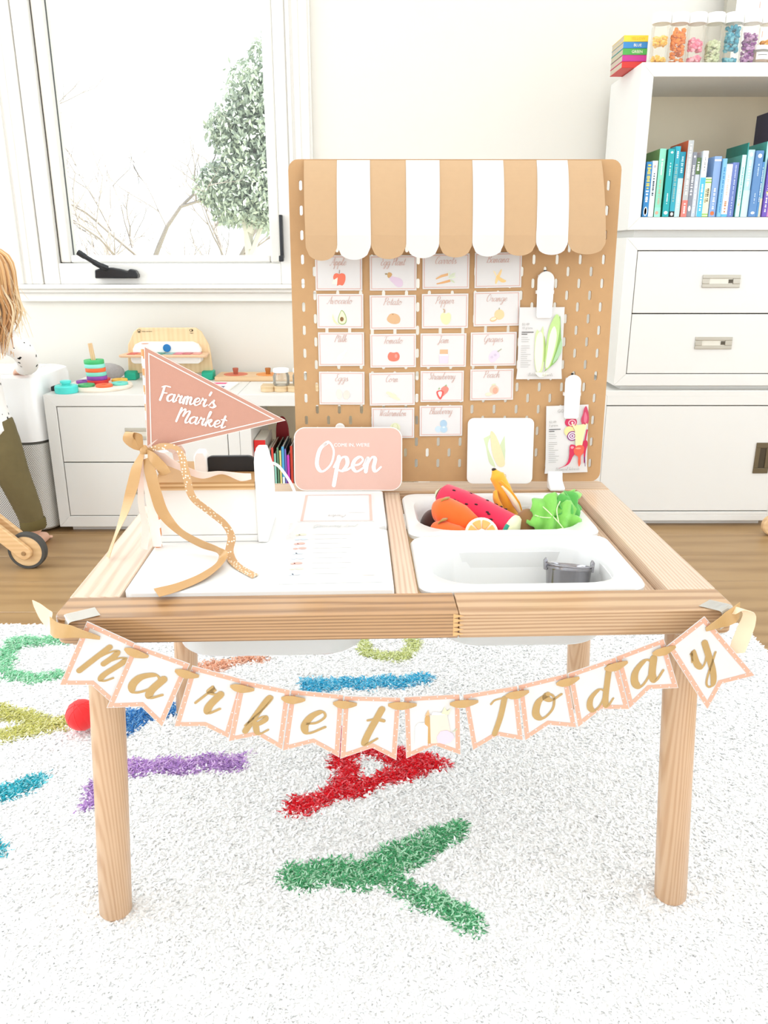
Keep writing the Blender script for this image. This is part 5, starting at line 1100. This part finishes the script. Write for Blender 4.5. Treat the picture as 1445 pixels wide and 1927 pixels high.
# seed packets under white clips
def packet(label, M, w_, h_, draw, head):
    t = thing('seed_packet', label, 'seed packet', mtx=M, group='seed packets on the pegboard')
    g = G(); n = 8
    def Z(u_, v_): return -.0028 * (1 - (2 * u_ - 1) ** 2) * (1 - abs(2 * v_ - 1) ** 4) - .001
    v = [(-w_/2 + w_ * i / n + (.0015 * (2 * i / n - 1) if j in (0,) else 0), Z(i / n, j / n), h_ * j / n) for j in range(n + 1) for i in range(n + 1)]
    v2 = [(x, 0.0006, z) for x, y, z in v]
    fs = [(j * 9 + i, j * 9 + i + 1, j * 9 + i + 10, j * 9 + i + 9) for j in range(n) for i in range(n)]
    g.add(v, fs); g.add(v2, fs); g.obj('envelope', PAPER, t, smooth=60)
    g = G(); Y = -.0046; x0 = -w_/2 + .0045
    plain(g, '$2.49', x0, h_ * .755, .0058, Y, 0, align='LEFT'); plain(g, head[1], x0, h_ * .705, .0052, Y, 0, align='LEFT'); plain(g, head[0], 0, h_ * .905, .0078, Y, 0)
    for k, (f_, L) in enumerate(((.655, .021), (.628, .010))): g.flat([(x0, h_ * f_), (x0 + L, h_ * f_), (x0 + L, h_ * f_ + .0013), (x0, h_ * f_ + .0013)], Y, 1)
    rnd = random.Random(3)
    for k in range(15):
        f_ = .585 - k * .0295
        if k == 3: continue
        L = rnd.uniform(.009, .019); g.flat([(x0, h_ * f_), (x0 + L, h_ * f_), (x0 + L, h_ * f_ + .0007), (x0, h_ * f_ + .0007)], Y, 0)
    script(g, 'Botanical Interests', 0.001, h_ * .045, .0030, Y, .16, .5, .3, mi=0, center=True, n=3, sx=.92)
    g.obj('lettering', [mat('#a8a6a2', .6, var=0), mat('#3c3a38', .6, var=0)], t)
    g = G(); cols = []
    for q, (c, poly) in enumerate(draw):
        if c not in cols: cols.append(c)
        g.flat([(a * .001, b * .001) for a, b in poly], Y - .0001 - .00008 * q, cols.index(c))
    g.obj('picture', [mat(c, .7, var=.04, vscale=150) for c in cols], t)
corn_d = [('#cfe0a4', blob(0, 0, [(-8, 86), (-11, 70), (-10, 30), (-4, 12), (5, 16), (8, 50), (4, 78), (2, 92), (-2, 80)])), ('#eef0d4', blob(-2, 50, [(-7, 20), (-8, -10), (-3, -36), (4, -30), (6, 0), (4, 28), (-2, 32)])),
 ('#86b05c', blob(0, 0, [(31, 110), (34, 80), (36, 55), (30, 34), (16, 20), (8, 14), (18, 30), (25, 60), (28, 90)])), ('#b9d68c', blob(0, 0, [(24, 112), (14, 92), (10, 70), (8, 40), (10, 18), (18, 24), (26, 50), (31, 80), (31, 104)])), ('#f1f0d4', blob(0, 0, [(22, 92), (15, 78), (12, 50), (10, 22), (16, 24), (23, 48), (27, 76)])), ('#a9cba0', blob(0, 0, [(36, 70), (37, 50), (30, 36), (22, 28), (27, 44), (32, 60)])), ('#9cba62', blob(0, 0, [(5, 76), (8, 60), (9, 40), (6, 30), (6, 50)])), ('#f4f2dc', blob(0, 0, [(-8, 12), (0, 4), (10, 6), (16, 10), (4, 12)]))]
packet('seed packet with two green corn cobs held by the upper white clip', BM(.4372, .1915, .0055, R(.3)), .0785, .1242, corn_d, ('CORN', '10 grams'))
RB, RR, RO = '#c2284e', '#d93a5c', '#e2674e'
beet_d = [('#e8d9a0', blob(0, 0, [(6, 62), (2, 74), (6, 88), (14, 92), (20, 84), (20, 70), (12, 60)])), ('#c92f58', ell(6, 94, 11, 9)), ('#f2b8c4', ell(8, 93, 7, 6)), ('#c92f58', ell(8, 93, 5, 4)), ('#f6d0d6', ell(8.5, 93, 2, 2)), ('#f0d99a', ell(3, 78, 9, 9)), ('#8c3f80', ell(9, 69, 9.5, 9)), ('#f6eaf2', ell(9, 69, 7.6, 7)), ('#8c3f80', ell(9, 69, 5.6, 5)), ('#f6eaf2', ell(9, 69, 3.8, 3.4)), ('#8c3f80', ell(9, 69, 2, 1.8)),
 ('#c4405e', blob(0, 0, [(33, 122), (37, 110), (38, 96), (34, 88), (27, 88), (24, 98), (27, 108), (29, 118)])), ('#d9708a', blob(0, 0, [(31, 112), (35, 102), (33, 92), (29, 96)])), ('#c62a50', PL(0, 0, [(34, 80), (37, 80), (33, 55), (30, 55)])), ('#c8284e', blob(0, 0, [(28, 58), (35, 60), (37, 52), (34, 40), (33, 24), (31, 18), (30, 36), (27, 48)])),
 ('#e9ddb0', PL(0, 0, [(15, 50), (21, 50), (17, 84), (9, 92), (7, 90), (13, 80)])), ('#dfe0a8', PL(0, 0, [(20, 50), (27, 50), (33, 88), (29, 90), (15, 88)])), ('#f0e2b4', PL(0, 0, [(23, 52), (26, 52), (35, 90), (33, 92)])), ('#cf2c54', blob(0, 0, [(5, 52), (14, 52), (17, 44), (14, 36), (10, 30), (4, 18), (-8, 12), (-16, 10), (-4, 15), (2, 24), (4, 36)])), ('#ee9aa8', ell(9, 48, 3, 2.4)), ('#e0624a', blob(0, 0, [(12, 44), (18, 51), (28, 51), (31, 45), (29, 36), (25, 31), (25, 18), (22, 12), (20, 20), (20, 30), (14, 35)])), ('#f0a080', ell(20, 46, 5, 1.6)), ('#6e3a78', PL(0, 0, [(31, 30), (33, 30), (34, 12), (33, 12)]))]
packet('seed packet with red beetroots held by the lower white clip', BM(.4955, .0205, .0055, R(2.2)), .0758, .1242, beet_d, ('GOURMET', '3 grams'))
for lab, x, z0_, z1_ in (('white plastic clip holding the corn seed packet', .4397, .297, .376), ('white plastic clip holding the beetroot seed packet', .4975, .121, .1995)):
    t = thing('board_clip', lab, 'clip', mtx=BM(x, z0_, 0.0), group='white pegboard clips'); h_ = z1_ - z0_
    sd = [(-.0115, 0), (.0115, 0), (.0135, .004), (.0145, h_ - .014)] + [(.0145 * math.cos(R(a)), h_ - .0145 + .0145 * math.sin(R(a))) for a in range(12, 180, 14)] + [(-.0145, h_ - .014), (-.0135, .004)]
    G().prism(sd, -.0125, -.0095, 'XZ').obj('front_arm', WP, t, bevel=.001)
    bx('back_arm', -.012, .012, -.0028, -.0004, h_ * .45, h_ - .006, WP, t, .0006); bx('hinge', -.0155, .0155, -.0102, -.0018, h_ * .52, h_ * .60, WP, t, .0008)
    bx('hook', -.002, .002, -.002, .010, h_ - .012, h_ + .002, BLACK, t, .0004)
# ------------------------------------------------------------------ plush food in the back tub
def food(name, label, loc=(0, 0, 0)): return thing(name, label, 'plush food', T(0, 0, 0), rz=PHI, group='plush vegetables in the tub')
def felt(c): return mat(c, .9, var=.05, vscale=80, bump=.2, bscale=900, sheen=.3)
t = food('plush_melon', 'plush red watermelon roll with black seeds in the back tub')
a, b = Vector((.098, .420, .500)), Vector((.197, .340, .466)); d = (b - a).normalized()
g = G(); P = [a - d * .010, a - d * .004, a, a.lerp(b, .3), a.lerp(b, .6), b]; g.tube(P, [.004, .018, .0225, .0265, .0275, .0265], 24); g.obj('flesh', felt('#d41f48'), t, smooth=60)
g = G(); P = [b, b + d * .004, b + d * .010, b + d * .015]; g.tube(P, [.0268, .0272, .024, .010], 24); ri = g.obj('rind', felt('#e9e6c0'), t, smooth=60)
s_ = d.cross(Vector((0, 0, 1))).normalized(); u_ = s_.cross(d)
g = G(); g.tube([b + d * .003 + (s_ * math.cos(R(q)) + u_ * math.sin(R(q))) * .0265 for q in range(-60, 50, 10)], .0035, 8); g.obj('green_edge', felt('#2f9a80'), ri, smooth=60)
g = G(); rnd = random.Random(4)
for k in range(14):
    q = rnd.uniform(.1, .9); an = R(rnd.uniform(20, 140)); c = a.lerp(b, q) + (s_ * math.cos(an) + u_ * math.sin(an)) * (.0245 + .004 * min(q * 2, 1) - .0010); g.ball(c, (.0032, .0016, .0014), 8, 5, 0, Matrix.Rotation(R(-35), 3, 'Z'))
g.obj('seed', mat('#2a0d12', .6), t)
g = G(); P = [a - d * .012, a - d * .008]; g.tube([a - d * .016, a - d * .009], [.004, .012], 14); g.obj('rind', felt('#c9d8a8'), t, smooth=60)
for lab, P, rad in (('large orange plush carrot lying on top at the left of the tub', [(.079, .378, .486), (.094, .368, .489), (.116, .352, .482), (.140, .334, .472)], [.016, .0245, .0245, .016]), ('smaller orange plush carrot underneath at the front left of the tub', [(.073, .352, .462), (.088, .340, .462), (.110, .325, .458), (.136, .318, .455)], [.014, .0215, .0215, .014])):
    t = food('plush_carrot', lab); Q = cr_spline(P, 5); rr = []
    for i in range(len(Q)): q = i / 5; k = int(min(q, 2)); rr.append((rad[k] + (rad[k + 1] - rad[k]) * (q - k)) * (1 if 0 < i < len(Q) - 1 else .5))
    G().tube(Q, rr, 20).obj('root', felt('#ee6318'), t, smooth=60)
    p0 = Vector(P[1]); g = G()
    g.ribbon([p0 + Vector((-.008, -.004, .016)), p0 + Vector((-.003, -.006, .0235)), p0 + Vector((.006, -.006, .0255))], Vector((.6, .9, .2)), [.004, .012, .006], 6); g.obj('leaf', felt('#a8843a'), t, smooth=60, solid=.002)
t = food('plush_orange_half', 'plush orange half with pale segments at the front of the tub')
M = Matrix.Translation((.1475, .3145, .468)) @ Matrix.Rotation(R(-28), 4, 'X')   # face looks towards -y and up
def XF(o, M_): 
    o.matrix_local = M_; return o
XF(G().lathe([(.0268, -.003), (.0272, .0), (.025, .010), (.018, .019), (.008, .024), (0, .025)], 32, axis='Y').obj('peel', felt('#e88a2c'), t, smooth=60), M)
XF(G().lathe([(0, -.0035), (.026, -.0035), (.0268, -.003)], 32, axis='Y').obj('pith', felt('#fbefdc'), t, smooth=30), M)
for k in range(8):
    a0, a1 = k * 45 + 4, k * 45 + 41; pts = [(.0085 * math.cos(R(q)), .0085 * math.sin(R(q))) for q in (a1, (a0 + a1) / 2, a0)] + [(.0225 * math.cos(R(q)), .0225 * math.sin(R(q))) for q in np.linspace(a0, a1, 6)]
    XF(G().prism(pts, -.0062, -.003, 'XZ').obj('segment', felt('#f2b066'), t, bevel=.0012), M)
XF(G().lathe([(0, -.0068), (.0075, -.006), (.008, -.003)], 18, axis='Y').obj('centre', felt('#fff9ee'), t, smooth=50), M)
t = food('plush_potato', 'brown plush potato between melon and lettuce in the tub')
g = G(); g.ball((.2235, .352, .456), (.0215, .022, .042), 24, 16, 0, Matrix.Rotation(R(8), 3, 'Y')); g.obj('body', felt('#8a6238'), t, smooth=60)
g = G(); g.tube(cr_spline([(.208, .336, .485), (.2105, .3305, .465), (.213, .331, .44)], 5), .001, 6); g.obj('seam', felt('#6b4a2a'), t)
t = food('plush_aubergine', 'dark brown plush aubergine half hidden at the left end of the tub')
g = G(); g.ball((.0745, .395, .455), (.018, .032, .028), 20, 14, 0, Matrix.Rotation(R(-20), 3, 'Z')); g.obj('body', felt('#3d1f18'), t, smooth=60)
# banana
t = food('plush_banana', 'half peeled yellow plush banana standing at the back of the tub')
G().tube(cr_spline([(.214, .415, .458), (.207, .414, .49), (.197, .416, .515), (.187, .42, .535), (.182, .422, .5445)], 5), [.014] * 6 + [.0135] * 5 + [.0125] * 5 + [.009, .0075, .006, .005, .004], 16).obj('peel', felt('#f2a92e'), t, smooth=60)
g = G(); g.ball((.182, .4215, .5455), (.0042, .004, .0028), 10, 8); g.obj('tip', felt('#3a2a14'), t, smooth=60)
for nm, P, W_, c in (('peel_flap', [(.190, .405, .53), (.205, .400, .512), (.217, .394, .493), (.227, .388, .474)], [.006, .012, .015, .006], '#efa42c'), ('peel_lining', [(.1935, .4035, .522), (.206, .3985, .508), (.2165, .3925, .492), (.2255, .387, .4755)], [.003, .008, .010, .004], '#fdeccb'), ('peel_flap', [(.1835, .409, .512), (.184, .402, .500), (.190, .397, .487), (.198, .394, .474)], [.008, .011, .011, .006], '#f0ab3a')):
    G().ribbon(P, [Vector((.7, -.5, .5))] * 4, W_, 6).obj(nm, felt(c), t, smooth=60, solid=.002)
# lettuce
t = food('plush_lettuce', 'bright green plush lettuce leaves at the right end of the tub')
def leaf(M_, w_, h_, seed, c):
    n, rows = 48, 8; v = [(0, 0, 0)]; rnd = random.Random(seed)
    for j in range(1, rows + 1):
        for i in range(n):
            a = 2 * math.pi * i / n; f = 1 + (.10 * math.sin(7 * a + seed) + .05 * math.sin(13 * a)) * (j / rows) ** 2
            r = j / rows; x, z = w_/2 * r * f * math.cos(a), h_/2 * r * f * math.sin(a) * (1 - .12 * math.cos(a))
            y = .006 * (r ** 3) * math.sin(7 * a + seed * 2) - .010 * (1 - r * r) + .004 * math.sin(5 * x * 60)
            v.append((x, y, z))
    fs = [(0, 1 + i, 1 + (i + 1) % n) for i in range(n)] + [(1 + j * n + i, 1 + j * n + (i + 1) % n, 1 + (j + 1) * n + (i + 1) % n, 1 + (j + 1) * n + i) for j in range(rows - 1) for i in range(n)]
    lf = XF(G().add(v, fs).obj('leaf', felt(c), t, smooth=70, solid=.0022), M_)
    return lf
lf = leaf(Matrix.Translation((.268, .338, .487)) @ Matrix.Rotation(R(-30), 4, 'X') @ Matrix.Rotation(R(12), 4, 'Y'), .082, .074, 2, '#7fc455')
for P in ([(.03, -.008, -.03), (.008, -.0135, -.012), (-.012, -.0125, .004), (-.028, -.007, .016)], [(.006, -.0138, -.010), (.0, -.013, .01), (.004, -.009, .026)], [(-.002, -.0135, -.004), (-.02, -.0105, -.006), (-.032, -.006, -.004)], [(.014, -.013, -.018), (.0, -.0125, -.024), (-.012, -.009, -.030)]):
    G().tube(cr_spline(P, 5), .0009, 6).obj('vein', felt('#d7efb4'), lf, smooth=60)
leaf(Matrix.Translation((.296, .356, .484)) @ Matrix.Rotation(R(40), 4, 'Z') @ Matrix.Rotation(R(-8), 4, 'X'), .062, .078, 5, '#5cb050')
leaf(Matrix.Translation((.283, .372, .492)) @ Matrix.Rotation(R(10), 4, 'Z') @ Matrix.Rotation(R(-5), 4, 'X') @ Matrix.Rotation(R(-35), 4, 'Y'), .085, .04, 3, '#8fd06a')
# metal pail and felt leaf in the front tub
t = thing('metal_pail', 'small shiny metal pail in the front tub', 'pail', T(.252, .176, .394))
t.rotation_euler = (R(-15), R(4), 0)
SIL = mat('#98969a', .16, 1.0, var=.05)
G().lathe([(0, .001), (.026, .001), (.027, .0), (.0325, .064), (.034, .066), (.034, .069), (.0325, .070), (.0315, .067), (.026, .003), (0, .003)], 36).obj('body', SIL, t, smooth=35)
for sx in (-1, 1): G().prism([(sx * .032, .062), (sx * .036, .062), (sx * .037, .076), (sx * .034, .080), (sx * .032, .076)], -.004, .004, 'XZ').obj('ear', SIL, t, bevel=.0006)
G().tube([(.0335 * math.cos(R(q)), -.0335 * math.sin(R(q)) - .002, .073 - .002 * math.sin(R(q))) for q in range(0, 181, 12)], .0014, 8).obj('handle', SIL, t, smooth=60)
t = thing('felt_leaf', 'olive green felt leaf lying on the floor of the front tub', 'felt leaf', T(.168, .19, .3865))
g = G(); g.ball((0, 0, .008), (.03, .014, .008), 18, 10); g.ball((-.032, .004, .008), (.007, .006, .008), 10, 8, 1); g.obj('leaf', [felt('#9a9440'), felt('#1c1814')], t, smooth=60)

# ------------------------------------------------------------------ Market Today banner
bn = thing('banner', 'banner of pink-edged pennants spelling Market Today along the table front', 'banner', T(0, 0, 0), rz=PHI)
PEN = [
 ('M', [(-.3653, .4871), (-.314, .4586), (-.3523, .3799), (-.3694, .4031), (-.4073, .4039)]), ('a', [(-.3134, .4579), (-.2503, .4301), (-.2904, .3442), (-.3132, .3733), (-.3547, .3723)]),
 ('r', [(-.2482, .4272), (-.1854, .4066), (-.2112, .3258), (-.2393, .3434), (-.2764, .3439)]), ('k', [(-.1917, .4075), (-.1326, .3925), (-.1456, .3082), (-.1752, .3295), (-.2114, .322)]),
 ('e', [(-.132, .3921), (-.0685, .3839), (-.0754, .2949), (-.1075, .3165), (-.1457, .3061)]), ('t', [(-.068, .3831), (.001, .3795), (-.004, .29), (-.0339, .3086), (-.0743, .2938)]),
 ('', [(.0049, .3794), (.0732, .382), (.0771, .2946), (.0434, .3094), (.0085, .2913)]), ('T', [(.0765, .3818), (.1433, .3929), (.1547, .3149), (.1216, .3223), (.0917, .3017)]),
 ('o', [(.1443, .3929), (.2034, .4078), (.2211, .3311), (.1855, .3357), (.1571, .3133)]), ('d', [(.2042, .4083), (.261, .4298), (.2852, .3565), (.2498, .3578), (.2224, .3318)]),
 ('a', [(.2613, .4297), (.3179, .453), (.3435, .3849), (.3078, .3835), (.2852, .3565)]), ('y', [(.3215, .4436), (.3629, .4825), (.4361, .4016), (.3959, .3906), (.3825, .3544)])]
PK = mat('#dba88f', .7, var=.03); GLD = mat('#b8965f', .4, .2, var=.08, vscale=80); PWH = mat('#dad7d4', .65, var=.01)
for i, (ch, q) in enumerate(PEN):
    if i == 0: q = [(-.3653, .4871), (-.306, .4545), (-.3423, .3712), (-.3694, .4031), (-.4073, .4039)]
    y_ = -.0225 - .0012 * (i % 2) - (.0012 if i in (11,) else 0)
    poly = q[::-1]
    pn = G().prism(poly, y_, y_ + .0006, 'XZ').obj('pennant', PWH, bn, label=f'pennant lettered {ch}' if ch else 'pennant with a printed grocery bag and grapes')
    o1, o2 = inset(poly, .0008), inset(poly, .0062); g = G(); g.ring(o1, o2, y_ - .0003, 0)
    mid = inset(poly, .0034); k_ = len(mid)
    for e in range(k_):
        p0, p1 = Vector(mid[e]), Vector(mid[(e + 1) % k_]); L = (p1 - p0).length; m_ = max(2, int(L / .0088))
        for s_ in range(m_):
            c = p0.lerp(p1, (s_ + .35) / m_); nn = Vector((-(p1 - p0).y, (p1 - p0).x)).normalized() * (.0013 if s_ % 2 else -.0013); g.flat(ell(c.x + nn.x, c.y + nn.y, .0009, .0009, n=8), y_ - .0005, 1)
    g.obj('border', [PK, PWH], pn)
    cx = (q[0][0] + q[1][0] + q[2][0] + q[4][0]) / 4; cz = (q[0][1] + q[1][1] + q[2][1] + q[4][1]) / 4
    dx = (q[1][0] - q[0][0]) + (q[2][0] - q[4][0]); dz = (q[1][1] - q[0][1]) + (q[2][1] - q[4][1]); rot = math.degrees(math.atan2(dz, dx))
    g = G(); yy = y_ - .0006
    if ch:
        sz = {'M': .0235, 'T': .0250, 'k': .0262, 'd': .0262, 't': .030, 'y': .028}.get(ch, .032); ex = GL[ch][0] * sz / 2 + (.3 * sz * .5)
        up = {'M': -.018, 'T': -.022, 'k': -.025, 'd': -.023, 't': -.023, 'y': -.002}.get(ch, -.014)
        ca, sa = math.cos(R(rot)), math.sin(R(rot)); script(g, ch, cx - ex * ca - up * sa, cz - ex * sa + up * ca, sz, yy, .30, .68, .3, n=12, rot=rot); g.obj('lettering', GLD, pn)
    else:
        def Q(pts, s_=.001): return [(cx + a * s_, cz + b * s_) for a, b in pts]
        for k, (c, pts) in enumerate((('#e3e3e4', [(-22, -26), (-6, -27), (-6, 0), (-9, 6), (-18, 6), (-22, 0)]), ('#c99d62', [(-6, -24), (-2, -24), (-4, 14), (-8, 20), (-10, 12), (-10, 4), (-6, 0)]), ('#e4d3c3', [(-2, -24), (20, -23), (22, -6), (17, 18), (-4, 17)]), ('#e0b184', [(-4, 17), (-6, 24), (-10, 16)]), ('#fafafa', [(-2, 17), (0, 21), (12, 20), (15, 17)]), ('#e0ddb6', [(10, 18), (14, 28), (17, 22), (22, 26), (19, 17)]), ('#dcc9d6', [(6, -22), (5, -14), (10, -6), (18, -5), (25, -10), (27, -16), (22, -23), (14, -25)]), ('#c8c6a2', [(24, -8), (31, -2), (29, -6)]))): g.flat(Q(pts), yy - .0001 * k, k)
        g.obj('picture', [mat(c, .7, var=.02) for c in ('#e3e3e4', '#c99d62', '#e4d3c3', '#e0b184', '#fafafa', '#e0ddb6', '#dcc9d6', '#c8c6a2')], pn)
LOOP = [(-.3655, .4737), (-.3115, .4464), (-.2546, .4178), (-.1901, .397), (-.1295, .3805), (-.0671, .3725), (.0029, .3695), (.0785, .3709), (.1435, .3821), (.2046, .3985), (.2623, .4185), (.319, .4383)]
SAT = mat('#c09a64', .32, .1, var=.05, vscale=60)
for i, (a, z) in enumerate(LOOP):
    if i == 0: continue
    p0 = Vector(LOOP[max(i - 1, 0)]); p1 = Vector(LOOP[min(i + 1, 11)]); d = (p1 - p0).normalized()
    if i < 5: d = Vector((d.x, d.y + .1)).normalized()
    n_ = Vector((-d.y, d.x)); L = .0175 if i in (6, 7) else .0145
    pt = lambda s_, y_, k=0: (a + d.x * s_ + n_.x * k, y_, z + d.y * s_ + n_.y * k)
    g = G(); w0 = Vector((n_.x, 0, n_.y))
    g.ribbon([pt(-L, -.0246), pt(-L * .6, -.0262), pt(0, -.0272), pt(L * .6, -.0262), pt(L, -.0246)], [w0, w0 + Vector((0, .25, 0)), w0 + Vector((0, .1, 0)), w0 + Vector((0, -.25, 0)), w0], [.003, .0085, .0105, .0085, .003], 12)
    g.obj('ribbon', SAT, bn, solid=.0006)
# ribbon ends carried round the front corners of the table
def rbn(pts, wd, w_, m=SAT): return G().ribbon(pts, wd, w_, 16).obj('ribbon', m, bn, solid=.0006)
rbn([(-.352, -.0242, .466), (-.366, -.029, .473), (-.386, -.026, .476), (-.405, -.014, .472), (-.4185, .003, .470)], [Vector((.3, 0, 1)), Vector((.35, -.3, 1)), Vector((.3, 0, 1)), Vector((.2, .1, 1)), Vector((0, .2, 1))], [.004, .011, .017, .020, .022])
rbn([(-.4175, .002, .470), (-.422, .010, .474), (-.428, .012, .482), (-.4335, .010, .494), (-.4365, .006, .502)], [Vector((.2, 0, 1)), Vector((.5, 0, 1)), Vector((.8, 0, .5)), Vector((1, 0, .25)), Vector((1, 0, .2))], [.022, .022, .016, .009, .001], mat('#f1dcc0', .35, var=.03))
rbn([(.366, -.026, .4655), (.377, -.028, .473), (.392, -.022, .477), (.406, -.012, .478), (.4185, .002, .4775)], [Vector((-.3, 0, 1)), Vector((-.3, -.3, 1)), Vector((-.3, 0, 1)), Vector((-.2, .1, 1)), Vector((0, .2, 1))], [.005, .014, .019, .021, .020])
rbn([(.400, -.016, .481), (.412, -.012, .486), (.4245, -.010, .4775), (.423, -.011, .462), (.4175, -.014, .445), (.4125, -.017, .428)], [Vector((.5, -.7, .3)), Vector((.6, -.8, 0)), Vector((.9, -.4, .1)), Vector((1, -.3, .2)), Vector((1, -.3, .2)), Vector((1, -.2, .2))], [.010, .012, .014, .020, .021, .020], mat('#f0d5b4', .35, var=.03))
TAPE = clear('sticky_tape', '#ffffff', .6, .12, .3)
def tape(label, pts, wd, w_):
    o = G().ribbon(pts, wd, w_, 4).obj('tape', TAPE, None, solid=.0003); o.location = T(0, 0, 0); o.rotation_euler = (0, 0, PHI); tag(o, label, 'tape', 'tape strips on the table corners')
tape('clear tape strip over the front left table corner', [(-.366, .018, .4812), (-.385, .006, .4812), (-.396, -.0012, .4808), (-.398, -.0028, .474), (-.400, -.0022, .462)], Vector((.45, -.75, 0)), .026)
tape('clear tape strip over the front right table corner', [(.380, .016, .4813), (.392, .007, .4813), (.4005, -.0012, .4808), (.4015, -.0032, .472), (.4015, -.0028, .458)], Vector((.6, .5, 0)), .028)
